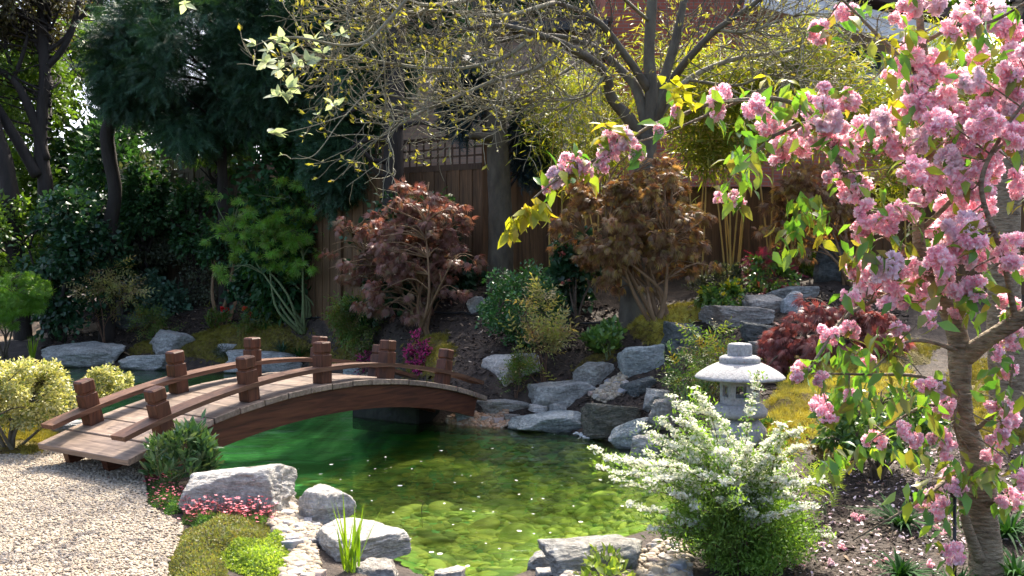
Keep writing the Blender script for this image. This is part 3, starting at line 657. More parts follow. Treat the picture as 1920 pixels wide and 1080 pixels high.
# bark mulch and leaf litter on the soil
def chips(poly, n, size, mat, name, lift=.012):
    P = polypts(poly, n); P = P[sdist(P, POND) > .05]; n = len(P); g = Geo()
    T = (np.array([[-1, -.45, 0], [1, -.5, .1], [.9, .5, 0], [-1.1, .4, .12], [0, 0, .25]]), np.array([[0, 1, 4], [1, 2, 4], [2, 3, 4], [3, 0, 4]]))
    R = rotz(rng.uniform(0, 6.3, n)) @ basis(np.c_[rng.normal(0, .4, n), np.ones(n), rng.normal(0, .4, n)], np.c_[rng.normal(0, .4, n), np.zeros(n), np.ones(n)])
    g.inst(T, np.c_[P, hz(P) + lift * rng.random(n)], R, size * np.exp(.4 * rng.normal(size=n)))
    return tag(obj(name, g, mat), kind='stuff')
bank = gpoly([(80, 680), (380, 660), (640, 690), (860, 790), (1000, 790), (1250, 770), (1700, 770), (1700, 560), (1300, 560), (1000, 560), (700, 570), (380, 580), (80, 600)])
chips(bank, 22000, .016, 'bark_chip', 'bark_mulch')
chips(bank, 1100, .022, 'litter', 'leaf_litter')
rs = gpoly([(1380, 1090), (1500, 880), (1640, 800), (1960, 720), (1960, 1090)])
chips(rs, 12000, .0075, 'bark_chip', 'bark_mulch')
chips(rs, 350, .011, 'litter', 'leaf_litter')
# ---------------------------------------------------------------- bridge
BA = np.array([.575, .818, 0]); BA /= np.linalg.norm(BA); BN = np.array([BA[1], -BA[0], 0])   # along, towards the viewer
B0 = np.array([-2.80, 7.29, 0]); BLEN, BWID, BZ, RISE = 4.42, 1.2, .19, .36
BR = ((BLEN / 2) ** 2 + RISE ** 2) / (2 * RISE)
def arc(u, off=0.0):
    """point on the deck arc: u along the chord, v handled by caller; off = height above the deck (radial)"""
    th = (u - BLEN / 2) / BR; th = np.arcsin(np.clip(th, -1, 1)); r = BR + off
    return BLEN / 2 + r * np.sin(th), BZ + r * np.cos(th) - (BR - RISE), th
def bp(u, v, off=0.0):
    uu, z, th = arc(u, off); return B0 + BA * uu - BN * v + Z3 * z
def bframe(u):
    th = arc(u)[2]; return BA * np.cos(th) - Z3 * np.sin(th), BN, BA * np.sin(th) + Z3 * np.cos(th)
bridge = thing('arched_bridge', 'low arched dark timber footbridge with ten square posts over the green pond', 'bridge', B0 + BA * BLEN / 2 - BN * BWID / 2)
g = Geo(); nb = 17; pw = BLEN / nb
for k in range(nb):
    u = (k + .5) * pw; t, s, n = bframe(u); tw = rng.normal(0, .004)
    boxm(g, bp(u, BWID / 2, -.025 + rng.normal(0, .0015)), (t + n * tw) * (pw / 2 - .004), s * (BWID / 2 + rng.normal(0, .003)), n * .025, .004)
obj('deck', g, 'bridge_deck', bridge, smooth=False)
for v in (.07, BWID / 2, BWID - .07):
    g = Geo(); nseg = 40; V = []
    for k in range(nseg + 1):
        u = .16 + (BLEN - .3) * k / nseg; e = min(k, nseg - k) / nseg
        for off in (-.052, -.052 - .2 - .02 * math.sin(math.pi * k / nseg)):
            for dv in (-.035, .035):
                P = bp(u, v + dv, off)
                V.append(P)
    q = []
    for k in range(nseg):
        a = k * 4; b = a + 4
        q += [[a, a + 1, b + 1, b], [a + 2, b + 2, b + 3, a + 3], [a, b, b + 2, a + 2], [a + 1, a + 3, b + 3, b + 1]]
    q += [[0, 2, 3, 1], [nseg * 4, nseg * 4 + 1, nseg * 4 + 3, nseg * 4 + 2]]
    g.add(np.array(V), q); obj('beam', g, 'bridge_wood', bridge, smooth=False)
for v in (.13, BWID - .13):
    for u in (.42, 1.25, 2.08, 2.92, 3.78):
        t, s, n = bframe(u); hw = .062
        P = bp(u, v)
        g = Geo(); boxm(g, P + n * .13, t * hw, s * hw, n * .128, .004)
        boxm(g, P + n * .2655, t * (hw - .012), s * (hw - .012), n * .0075)
        po = obj('post', g, 'bridge_post', bridge, smooth=False)
        g = Geo(); boxm(g, P + n * .324, t * hw, s * hw, n * .051, .012)
        me = g.mesh('cap', origin(bridge), False); cp_ = bpy.data.objects.new('cap', me); col.objects.link(cp_); me.materials.append(M['bridge_post']); cp_.parent = po
    g = Geo(); nseg = 36; V = []
    for k in range(nseg + 1):
        u = -.02 + (BLEN - .12) * k / nseg
        for off in (.152, .115):
            for dv in (-.085, .085): V.append(bp(u + .08, v + dv, off))
    q = []
    for k in range(nseg):
        a = k * 4; b = a + 4
        q += [[a, a + 1, b + 1, b], [a + 2, b + 2, b + 3, a + 3], [a, b, b + 2, a + 2], [a + 1, a + 3, b + 3, b + 1]]
    q += [[0, 2, 3, 1], [nseg * 4, nseg * 4 + 1, nseg * 4 + 3, nseg * 4 + 2]]
    g.add(np.array(V), q); obj('handrail', g, 'bridge_rail', bridge, smooth=False)
# block carrying the far end
c = wl(738, 788); g = Geo(); boxm(g, np.array([c[0], c[1] + .2, .0]), BA * .2, BN * .5, Z3 * .27, .02)
tag(obj('bridge_support', g, 'wet_stone', loc=(c[0], c[1] + .2, -.27), smooth=False), 'dark stone block standing in the water under the far end of the bridge', 'support block')

# ---------------------------------------------------------------- lantern
LB = np.array([0, 7.4, 0]); LB[0] = (1387 - 960) / F * 7.4
def lz(py): return EYE - (py - HY) / F * 7.4
LB[2] = lz(835)
lan = thing('stone_lantern', 'pale grey stone lantern with wide domed roof behind the white flowering bush', 'lantern', LB)
lc = np.array([LB[0], LB[1], 0])
g = Geo(); z0, z1 = lz(674), lz(643); w = .071; V, Fc = ICO[4]
p6 = np.sign(V) * np.abs(V) ** .33; p6 = p6 / np.maximum(np.abs(p6).max(1, keepdims=True), 1e-6) * (np.abs(p6).max(1, keepdims=True) ** .15); sq = V / (np.sum(np.abs(V) ** 6, 1, keepdims=True) ** (1 / 6))
g.add(sq @ rotz(np.array([.5]))[0].T * np.array([w, w, (z1 - z0) / 2]) + lc + Z3 * (z0 + z1) / 2, Fc); obj('finial', g, 'granite', lan)
g = Geo(); a, b = lz(682), lz(667); lathe(g, [(.001, b), (.09, b + .003), (.125, b), (.146, b - .012), (.15, (a + b) / 2), (.146, a + .006), (.13, a), (.001, a)], lc); obj('ring', g, 'granite', lan)
g = Geo(); zt, zr = lz(678), lz(700); lathe(g, [(.001, zt), (.12, zt - .001), (.17, zt - .012), (.23, zt - .04), (.28, zt - .07), (.312, zt - .094), (.326, zt - .108), (.327, zt - .118), (.31, zt - .125), (.2, zt - .118), (.13, zt - .113), (.001, zt - .112)], lc, 64); obj('roof', g, 'granite', lan)
zb, ztb = lz(756), zt - .118
g = Geo(); rr = .143; hh = (ztb - zb) / 2; zc = (ztb + zb) / 2
for k in range(6):
    a = math.radians(60 * k + 82); d = np.array([math.cos(a), math.sin(a), 0]); s = np.array([-d[1], d[0], 0]); ap = rr * math.cos(math.pi / 6); half = rr * .5
    c = lc + d * (ap - .012) + Z3 * zc
    ww, wh = .0375, .043
    boxm(g, c + s * (half + ww) / 2, d * .012, s * (half - ww) / 2, Z3 * hh)
    boxm(g, c - s * (half + ww) / 2, d * .012, s * (half - ww) / 2, Z3 * hh)
    boxm(g, c + Z3 * (hh + wh) / 2, d * .0119, s * ww, Z3 * (hh - wh) / 2)
    boxm(g, c - Z3 * (hh + wh) / 2, d * .0119, s * ww, Z3 * (hh - wh) / 2)
fb = obj('fire_box', g, 'granite', lan, smooth=False)
g = Geo(); a, b = lz(782), zb; lathe(g, [(.001, b), (.15, b), (.172, b - .006), (.18, b - .02), (.2, b - .045), (.2, a + .03), (.19, a + .01), (.15, a), (.001, a)], lc); obj('platform', g, 'granite', lan)
g = Geo(); b = a; lathe(g, [(.001, b), (.11, b), (.15, b - .03), (.19, b - .08), (.2, b - .14), (.2, b - .35), (.001, b - .35)], lc); obj('pedestal', g, 'granite', lan)

# ---------------------------------------------------------------- rocks
def rock_geo(seed, n=5, cuts=14, flat=.3, rough=.09, box=.5):
    r_ = np.random.default_rng(seed); V, Fc = ICO[n]
    D = nrm(r_.normal(size=(cuts, 3))); off = r_.uniform(.66, 1.0, cuts)
    ax = np.vstack([np.eye(3), -np.eye(3)]) + r_.normal(0, .14, (6, 3)); D = np.vstack([D, nrm(ax)]); off = np.r_[off, r_.uniform(.6, .82, 6)]
    dots = V @ D.T; rad = np.where(dots > .05, off / np.maximum(dots, .05), 9); k = 42.0
    r = -np.log(np.sum(np.exp(-k * np.clip(rad, 0, 3)), 1)) / k
    r = np.clip(r, .3, 1.25)
    P = V * r[:, None]; s0 = r_.uniform(0, 99)
    L = nrm(r_.normal(size=3) * np.array([.5, .5, 1]))
    lay = (P @ L)[:, None] * np.array([[5, 5, 5.]]) + P * 1.2
    d = rough * 1.5 * (fbm(P * 2.2 + s0, 5, seed) - .5) + rough * .45 * (np.abs(fbm(lay + s0, 3, seed + 5) - .45) * 2 - .3) + .075 * (fbm(P * 7 + s0, 4, seed + 9) - .45)
    P = P * (1 + d * 1.6)[:, None]
    lo, hi = P.min(0), P.max(0); P = (P - (lo + hi) / 2) / ((hi - lo) / 2)
    return P, Fc
def rock(label, x0, y0, x1, y1, mat, seed, dr=.65, rot=0.0, Y=None, name='boulder', cat='boulder', group='boulders round the pond', sink=.2, cuts=14, n=5, rough=.09, warp=None):
    cx = (x0 + x1) / 2; b = G(cx, y1) if Y is None else W(cx, y1, Y); Yb = b[1]
    w = (x1 - x0) * Yb / F; d = w * dr; Yc = Yb + d * .45; w = (x1 - x0) * Yc / F
    ztop = EYE - (y0 - HY) / F * (Yc + .15 * d); h = max(ztop - b[2], .04) * (1 + sink)
    P, Fc = rock_geo(seed, n, cuts, rough=rough)
    a = rot; c, s = math.cos(a), math.sin(a)
    P = P @ np.array([[c, s, 0], [-s, c, 0], [0, 0, 1]]); lo, hi = P.min(0), P.max(0); P = (P - (lo + hi) / 2) / ((hi - lo) / 2)
    if warp: P = warp(P)
    P = P * np.array([w / 2, d / 2, h / 2]) + np.array([(cx - 960) / F * Yc, Yc, ztop - h / 2])
    g = Geo(); g.add(P, Fc)
    o = obj(name, g, mat, loc=((cx - 960) / F * Yc, Yc, ztop - h)); tag(o, label, cat, group); return o
def slope(kx=0, ky=0):
    """top falls along x / y"""
    def f(P):
        P = P.copy(); up = (P[:, 2] + 1) / 2; P[:, 2] += up * (kx * P[:, 0] + ky * P[:, 1]); lo, hi = P[:, 2].min(), P[:, 2].max(); P[:, 2] = (P[:, 2] - lo) / (hi - lo) * 2 - 1; return P
    return f
rock('long pale boulder at the gravel edge behind the pink flowers', 336, 866, 548, 968, 'rock_pale', 3, .55, .2, warp=slope(.12, .1))
rock('pale boulder by the water, right of the long boulder', 556, 912, 670, 990, 'rock_pale', 8, .8, .5)
rock('low white slab reaching into the pond behind the iris', 583, 974, 772, 1058, 'rock_pale', 21, 1.0, .5, warp=lambda P: slope(-.35, .1)(P * np.c_[np.ones(len(P)), 1 - .35 * P[:, 0], np.ones(len(P))]))
rock('grey brown rock cut by the bottom edge under the white slab', 655, 1050, 762, 1125, 'rock_brown', 5, .8, Y=5.3)
rock('small pale stone in the water at the bottom edge', 812, 1064, 872, 1110, 'rock_pale', 31, .9, Y=5.3, group='boulders round the pond')
rock('broad flat grey boulder with a pink blossom lying on it', 1008, 1009, 1212, 1082, 'rock_slate', 14, .55, .1, warp=slope(.25, .15))
rock('rounded grey knob at the left end of the broad flat boulder', 986, 1032, 1060, 1105, 'rock_slate', 17, .8, .4, Y=5.6)
rock('round cream cobble in front of the broad flat boulder', 1004, 1066, 1062, 1104, 'rock_pale', 23, .9, Y=5.35, cuts=3, rough=.03)
rock('flat grey slab lying across the pond by the far left bank', 75, 641, 240, 690, 'rock_slate', 42, .55, .15, warp=slope(.05, .3))
rock('rounded grey boulder on the moss at the far bank', 272, 618, 370, 670, 'rock_slate', 45, .8, .5, cuts=9, warp=slope(-.15, .1))
rock('low rock at the waterline below the rounded far boulder', 224, 662, 332, 694, 'rock_slate', 47, .6)
rock('small grey rock in the moss between two bridge posts', 404, 642, 452, 668, 'rock_slate', 51, .7)
rock('broad low rock at the far shore behind the bridge rail', 424, 655, 576, 700, 'rock_slate', 53, .5)
rock('pale low rock behind the middle bridge posts', 640, 686, 705, 706, 'rock_blue', 57, .6)
rock('flat grey stone in the water beside the left end of the bridge', 70, 784, 170, 818, 'rock_slate', 59, .7)
rock('slaty top stone of the ivy mound at the left', 226, 508, 298, 534, 'rock_slate', 61, .6, Y=20)
rock('second slaty stone under the top of the ivy mound', 200, 524, 268, 550, 'rock_slate', 63, .6, Y=19.8)
rock('pale upright stone at the foot of the ivy mound', 190, 560, 230, 604, 'rock_brown', 65, .7, Y=19.2)
rock('long dark kerb stone below the ivy mound', 205, 588, 290, 617, 'rock_dark', 67, .5, Y=18.8)
rock('rough light grey boulder on bare soil at the far end of the bridge', 901, 661, 1018, 722, 'rock_pale', 70, .7, .6, cuts=9)
rock('grey ridged boulder between the moss and the blue block', 1073, 678, 1160, 728, 'rock_slate', 72, .7, .7)
rock('upright blue grey block at the top of the waterfall', 1158, 643, 1246, 708, 'rock_blue', 74, .75, .2, cuts=5)
rock('big leaning wedge boulder above the flat waterside stones', 988, 709, 1130, 773, 'rock_slate', 76, .6, .3, warp=slope(.1, .1))
rock('flat beige rock at the right of the bridge end', 890, 746, 995, 785, 'rock_brown', 78, .6, .2)
rock('small blue white rock at the end of the pebble beach', 852, 765, 892, 792, 'rock_blue', 80, .8)
rock('flat pale green rock at the waterline below the wedge boulder', 948, 769, 1096, 812, 'rock_blue', 82, .55, .1, warp=slope(.15, .2))
rock('little cream stone wedged under the wedge boulder', 990, 757, 1030, 773, 'rock_pale', 84, .8, cuts=5, Y=10.75)
rock('little grey stone beside the cream one under the wedge boulder', 1026, 755, 1062, 773, 'rock_slate', 86, .8, Y=10.75)
rock('smooth grey cobble on the pebble beach', 945, 775, 984, 792, 'rock_brown', 88, .8, cuts=3, rough=.03)
rock('wide wet spill stone of the waterfall', 1090, 752, 1218, 818, 'rock_wet', 90, .7, .1, cuts=6)
rock('dark blue rock beside the waterfall', 1163, 705, 1236, 762, 'rock_dark', 92, .8, .5, Y=10.5)
rock('small dark rock at the lip of the waterfall', 1124, 735, 1170, 764, 'rock_dark', 94, .8, Y=10.8)
rock('pointed grey green wedge at the right edge of the pond', 1140, 780, 1236, 842, 'rock_blue', 96, .75, .9, warp=slope(.7, 0))
rock('dark rock in the water under the white flowering bush', 1180, 812, 1256, 866, 'rock_slate', 98, .8)
rock('brownish boulder with pale top left of the lantern', 1216, 741, 1312, 800, 'rock_brown', 100, .7, .4)
rock('grey stone left of the brownish boulder', 1205, 728, 1262, 775, 'rock_slate', 102, .8, Y=10)
rock('round dark grey boulder in the golden moss', 1240, 602, 1312, 664, 'rock_dark', 104, .8, cuts=7)
rock('grey rock lying behind the round green bush', 874, 555, 914, 586, 'rock_slate', 106, .8)
G2 = 'stone steps climbing the right bank'
rock('lowest flat step stone with sunlit top on the right bank', 1314, 571, 1448, 612, 'rock_brown', 110, .55, .1, group=G2, warp=slope(-.1, .1))
rock('middle step stone behind the lowest one', 1394, 552, 1476, 592, 'rock_brown', 112, .7, .2, group=G2)
rock('small sunlit block on the lowest step stone', 1398, 558, 1446, 592, 'rock_pale', 114, .8, group=G2, Y=11.65)
rock('highest dark step slab of the right bank', 1437, 536, 1534, 566, 'rock_slate', 116, .7, .1, group=G2)
rock('white quartz boulder beside the step stones', 1464, 545, 1508, 588, 'rock_white', 118, .8, group=G2)
rock('dark wet block below the step stones', 1388, 602, 1456, 646, 'rock_dark', 120, .8, group=G2)
rock('flat brown grey slab right behind the lantern', 1408, 638, 1500, 672, 'rock_brown', 122, .7, group=G2)
rock('tall dark triangular rock near the fence', 1518, 448, 1602, 530, 'rock_dark', 124, .8, .3, group=G2, warp=lambda P: P * np.c_[1 - .35 * (P[:, 2] + 1) / 2, 1 - .35 * (P[:, 2] + 1) / 2, np.ones(len(P))])
rock('small black stone half buried in moss right of the lantern', 1518, 782, 1552, 806, 'rock_dark', 130, .9, group='black stones in the moss')
rock('black stone in the moss behind the cherry stems', 1690, 800, 1722, 830, 'rock_dark', 132, .9, group='black stones in the moss')
rock('lower black stone behind the cherry stems', 1676, 836, 1704, 858, 'rock_dark', 134, .9, group='black stones in the moss')
# cobbles: the bigger ones one by one, the small ones as loose shingle
def cobbles(poly, n, size, label, group, nsmall, ssmall, mat='cobble', smat='pebble'):
    P = polypts(poly, 4 * n); keep = []
    for p in P:
        if sdist(p[None], POND)[0] < .0: continue
        if all(np.hypot(*(p - q)) > size * 1.15 for q in keep): keep.append(p)
        if len(keep) >= n: break
    protos = []
    for i, p in enumerate(keep):
        z = float(hz(p)[0]); s = size * float(np.exp(.3 * rng.normal())) * .5
        if len(protos) < 7:
            Pv, Fc = rock_geo(400 + len(protos) + int(size * 1000), 3, 4, rough=.02); g = Geo(); g.add(Pv * np.array([1, .78, .55]), Fc)
            me = g.mesh('cobble'); protos.append(me); me.materials.append(M['cobble_%d' % (len(protos) - 1)])
        o = bpy.data.objects.new('cobble', protos[i % len(protos)]); col.objects.link(o)
        o.location = (p[0], p[1], z + s * .35); o.scale = (s, s, s); o.rotation_euler = (rng.normal(0, .15), rng.normal(0, .15), rng.uniform(0, 6.3))
        tag(o, label, 'cobble', group)
    P = polypts(poly, nsmall); P = P[sdist(P, POND) > -.1]
    tag(obj('pebbles', stone_scatter(P, hz(P) + .02 * rng.random(len(P)), ssmall, .3, .65), smat), kind='stuff')
for i, c in enumerate([(.33, .29, .25), (.42, .37, .32), (.24, .235, .235), (.47, .44, .4), (.34, .26, .22), (.28, .285, .3), (.44, .4, .34)]):
    surf('cobble_%d' % i, [tuple(x * .8 for x in c), c, tuple(min(.8, x * 1.15) for x in c)], 5, bump=.15, rough=.65)
cobbles(gpoly([(515, 940), (545, 930), (560, 960), (600, 985), (590, 1010), (600, 1100), (520, 1100), (545, 1040), (505, 985)]), 95, .062, 'smooth pale cobble on the pebble strip between the low plants and the water', 'cobbles by the near left shore', 1500, .02)
cobbles(gpoly([(1062, 1084), (1130, 1066), (1215, 1030), (1260, 1010), (1290, 1030), (1300, 1110), (1040, 1110)]), 85, .06, 'smooth grey pink cobble below the broad flat boulder', 'cobbles by the near right shore', 700, .02)
cobbles(gpoly([(838, 790), (855, 772), (900, 778), (950, 770), (960, 798), (930, 802), (850, 799)]), 60, .085, 'rounded cream pebble on the little beach by the bridge end', 'pebbles on the far beach', 1600, .022, smat='shingle')
cobbles(gpoly([(1105, 742), (1135, 722), (1165, 700), (1176, 712), (1166, 742), (1130, 756)]), 45, .075, 'rounded pink cream pebble above the waterfall lip', 'pebbles above the waterfall', 500, .022)
cobbles(gpoly([(640, 706), (700, 696), (718, 712), (640, 716)]), 20, .08, 'pebble at the far shore glimpsed under the bridge rail', 'pebbles behind the bridge', 200, .03)

# waterfall film and white water
# ---------------------------------------------------------------- fence
def fence(label, pts, ztop, zmid, name='fence', mat='fence_wood', slat=.11, trellis=True, dense=False):
    """pts: plan polyline; boards to zmid, square trellis from zmid to ztop"""
    pts = np.array(pts, float); b = np.r_[pts[0], float(hz(pts[0][None])[0])]
    t = thing(name, label, 'fence', b)
    for (a, c, za, zc, ma, mc) in [(pts[i], pts[i + 1], ztop[i], ztop[i + 1], zmid[i], zmid[i + 1]) for i in range(len(pts) - 1)]:
        L = np.hypot(*(c - a)); u = np.r_[(c - a) / L, 0]; nn = np.array([u[1], -u[0], 0])
        if nn[1] > 0: nn = -nn
        g = Geo(); k = int(L / slat)
        for i in range(k):
            s = (i + .5) / k * L; P = np.r_[a, 0] + u * s; gz = float(hz(P[None, :2])[0]) - .1; zt = ma + (mc - ma) * s / L
            boxm(g, np.array([P[0], P[1], (gz + zt) / 2]) + nn * (.012 if i % 2 else 0), u * (slat * .5 + .008), nn * .009, Z3 * (zt - gz) / 2)
        obj('board_panel', g, mat, t, smooth=False)
        np_ = max(1, int(round(L / 1.85)))
        for i in range(np_ + 1):
            if i == np_ and not np.allclose(c, pts[-1]): continue
            s = i / np_ * L; P = np.r_[a, 0] + u * s; gz = float(hz(P[None, :2])[0]) - .1; zt = za + (zc - za) * s / L + .05
            g = Geo(); boxm(g, np.array([P[0], P[1], (gz + zt) / 2]) + nn * .025, u * .05, nn * .05, Z3 * (zt - gz) / 2, .006); obj('post', g, mat, t, smooth=False)
        for i in range(np_):
            s0, s1 = i / np_ * L + .052, (i + 1) / np_ * L - .052
            P0 = np.r_[a, 0] + u * s0; P1 = np.r_[a, 0] + u * s1
            f = lambda z0, z1, s: z0 + (z1 - z0) * s / L
            g = Geo(); tube4(g, P0 + Z3 * (f(ma, mc, s0) + .04), P1 + Z3 * (f(ma, mc, s1) + .04), nn, .025, .045); tube4(g, P0 + Z3 * (f(za, zc, s0) - .02), P1 + Z3 * (f(za, zc, s1) - .02), nn, .025, .03)
            obj('rail', g, 'fence_dark' if mat == 'fence_wood' else mat, t, smooth=False)
            if trellis:
                g = Geo(); m_ = int((s1 - s0) / (.05 if dense else .125)); h = f(za, zc, s0) - f(ma, mc, s0); r_ = 1 if dense else max(2, int(h / .125))
                for j in range(1, m_):
                    s = s0 + (s1 - s0) * j / m_; P = np.r_[a, 0] + u * s; z0, z1 = f(ma, mc, s) + .08, f(za, zc, s) - .05
                    boxm(g, P + Z3 * (z0 + z1) / 2 + nn * .006, u * .014, nn * .006, Z3 * (z1 - z0) / 2)
                for j in range(1, r_):
                    w = j / r_; q0 = P0 + Z3 * ((f(ma, mc, s0) + .08) * (1 - w) + (f(za, zc, s0) - .05) * w); q1 = P1 + Z3 * ((f(ma, mc, s1) + .08) * (1 - w) + (f(za, zc, s1) - .05) * w)
                    tube4(g, q0 - nn * .007, q1 - nn * .007, nn, .006, .014)
                obj('trellis', g, 'fence_dark' if mat == 'fence_wood' else mat, t, smooth=False)
    return t
def tube4(g, p0, p1, nn, hy, hz_):
    d = (p1 - p0) / 2; w = np.cross(nn, d); w = w / np.linalg.norm(w) * hz_
    boxm(g, (p0 + p1) / 2, d, nn * hy, w)
def fx(px, Y): return ((px - 960) / F * Y, Y)
def zz(py, Y): return EYE - (py - HY) / F * Y
fence('trellis topped board fence behind the purple maple and the grey trunk', [fx(530, 17.4), fx(640, 16.0), fx(910, 14.6), fx(1040, 14.6)], [zz(288, 17.4), zz(276, 16.0), zz(250, 14.6), zz(262, 14.6)], [zz(338, 17.4), zz(331, 16.0), zz(316, 14.6), zz(330, 14.6)], mat='fence_wood')
fence('weathered slatted fence with open top among the dark shrubs at the left', [fx(240, 21.4), fx(363, 20.2), fx(500, 19.6)], [zz(292, 21.4), zz(272, 20.2), zz(262, 19.6)], [zz(338, 21.4), zz(322, 20.2), zz(314, 19.6)], mat='fence_grey', slat=.07, dense=True)
fence('plain brown board fence behind the bamboo canes at the right', [fx(1040, 14.5), fx(1400, 14.35), fx(2050, 13.6), fx(2700, 13.0)], [zz(352, 14.5), zz(352, 14.35), zz(346, 13.6), zz(342, 13)], [zz(362, 14.5), zz(362, 14.35), zz(356, 13.6), zz(352, 13)], mat='fence_wood', slat=.14, trellis=False)

# ---------------------------------------------------------------- houses
def house_red():
    Y = 21.0; b = np.array([(1350 - 960) / F * Y, Y, 1.2])
    t = thing('brick_house', 'red brick house with white eaves behind the bamboo', 'house', b)
    X0, X1, X2 = (1135 - 960) / F * Y, (1572 - 960) / F * Y, (2150 - 960) / F * Y
    ze = 7.9
    g = Geo(); boxm(g, np.array([(X0 + X1) / 2, Y + 2, (1 + ze) / 2]), (X1 - X0) / 2 * np.array([1, 0, 0]), np.array([0, 2, 0]), Z3 * (ze - 1) / 2); obj('wall', g, 'red_brick', t, smooth=False)
    g = Geo(); boxm(g, np.array([(X1 + X2) / 2 + .003, Y + 2.6, 3.2]), (X2 - X1) / 2 * np.array([1, 0, 0]), np.array([0, 2, 0]), Z3 * 2.2); obj('rear_wall', g, 'red_brick', t, smooth=False)
    zw0, zw1 = zz(250, Y), zz(70, Y)
    for k in range(2):
        cx = X1 + .55 + k * 1.5
        g = Geo()
        for s in (-1, 1): boxm(g, np.array([cx + s * .6, Y + .57, (zw0 + zw1) / 2]), (.05, 0, 0), (0, .03, 0), (0, 0, (zw1 - zw0) / 2))
        for z in (zw0 + .04, (zw0 + zw1) / 2 + .3, zw1 - .04): boxm(g, np.array([cx, Y + .572, z]), (.549, 0, 0), (0, .028, 0), (0, 0, .04))
        w = obj('window', g, 'white_paint', t, smooth=False)
        g = Geo(); boxm(g, np.array([cx, Y + .59, (zw0 + zw1) / 2]), (.55, 0, 0), (0, .006, 0), (0, 0, (zw1 - zw0) / 2 - .02)); me = g.mesh('pane', origin(t), False); me.materials.append(M['window_glass']); p_ = bpy.data.objects.new('pane', me); col.objects.link(p_); p_.parent = w
    # eaves: a sloping white soffit seen from below
    e0, e1 = W(1405, -2, Y - .4), W(1760, 84, Y - .4)
    d = (e1 - e0) / 2; 
    g = Geo(); boxm(g, (e0 + e1) / 2 + np.array([0, .3, .06]), d, (0, .55, 0), np.cross(d / np.linalg.norm(d), (0, -1, 0)) * .25, .01); obj('eaves', g, 'white_paint', t, smooth=False)
    g = Geo(); boxm(g, (e0 + e1) / 2 + np.array([.1, .5, .55]), d * 1.02, (0, .9, 0), np.cross(d / np.linalg.norm(d), (0, -1, 0)) * .1); obj('roof', g, 'roof_tile', t, smooth=False)
def house_buff():
    Y = 20.0; X0, X1 = (500 - 960) / F * Y, (1128 - 960) / F * Y
    t = thing('neighbour_house', 'buff brick house wall behind the trellis fence', 'house', ((X0 + X1) / 2, Y, 1.2))
    g = Geo(); boxm(g, np.array([(X0 + X1) / 2, Y + 2, 3.6]), ((X1 - X0) / 2, 0, 0), (0, 2, 0), (0, 0, 2.65)); obj('wall', g, 'buff_brick', t, smooth=False)
    g = Geo(); boxm(g, np.array([(X0 + X1) / 2, Y - .16, 6.33]), ((X1 - X0) / 2 + .1, 0, 0), (0, .15, 0), (0, 0, .09), .01); obj('gutter', g, 'black_plastic', t, smooth=False)
    g = Geo(); V = np.array([[X0 - .2, Y - .3, 6.41], [X1 + .2, Y - .3, 6.41], [X1 + .2, Y + 4.2, 6.9], [X0 - .2, Y + 4.2, 6.9], [X0 - .2, Y - .3, 6.49], [X1 + .2, Y - .3, 6.49], [X1 + .2, Y + 4.2, 7.0], [X0 - .2, Y + 4.2, 7.0]])
    g.add(V, [[0, 3, 2, 1], [4, 5, 6, 7], [0, 1, 5, 4], [1, 2, 6, 5], [2, 3, 7, 6], [3, 0, 4, 7]]); obj('roof', g, 'roof_tile', t, smooth=False)
house_red(); house_buff()
# ---------------------------------------------------------------- hose and stake light
def hose(label, pts, lift=.03):
    P = np.array([G(*p) for p in pts]); P = resample(P, 60); P[:, 2] = hz(P[:, :2]) + lift
    g = Geo(); tube(g, P, .014, 8); tag(obj('hose', g, 'black_plastic', loc=P[0]), label, 'hose', 'black irrigation hoses')
hose('black irrigation hose on the soil under the purple maple', [(660, 585), (740, 584), (810, 588), (905, 596)])
hose('black irrigation hose on the soil under the bronze maple', [(1050, 612), (1100, 611), (1170, 608), (1230, 602)])
hose('black irrigation hose behind the moss under the green maple', [(425, 607), (470, 605), (560, 602), (640, 594)])
b = np.array([(1790 - 960) / F * 4.6, 4.6, 0]); b[2] = hz(b[None, :2])[0]
t = thing('stake_light', 'slim black garden stake light beside the cherry trunk', 'stake light', b)
zt = zz(912, 4.6); g = Geo(); tube(g, [b - Z3 * .05, np.array([b[0], b[1], zt - .05])], .008, 8); obj('stake', g, 'black_plastic', t)
g = Geo(); lathe(g, [(.001, zt + .05), (.012, zt + .05), (.013, zt + .01), (.02, zt), (.022, zt - .03), (.018, zt - .05), (.001, zt - .055)], np.array([b[0], b[1], 0]), 16); obj('lamp_head', g, 'black_plastic', t)
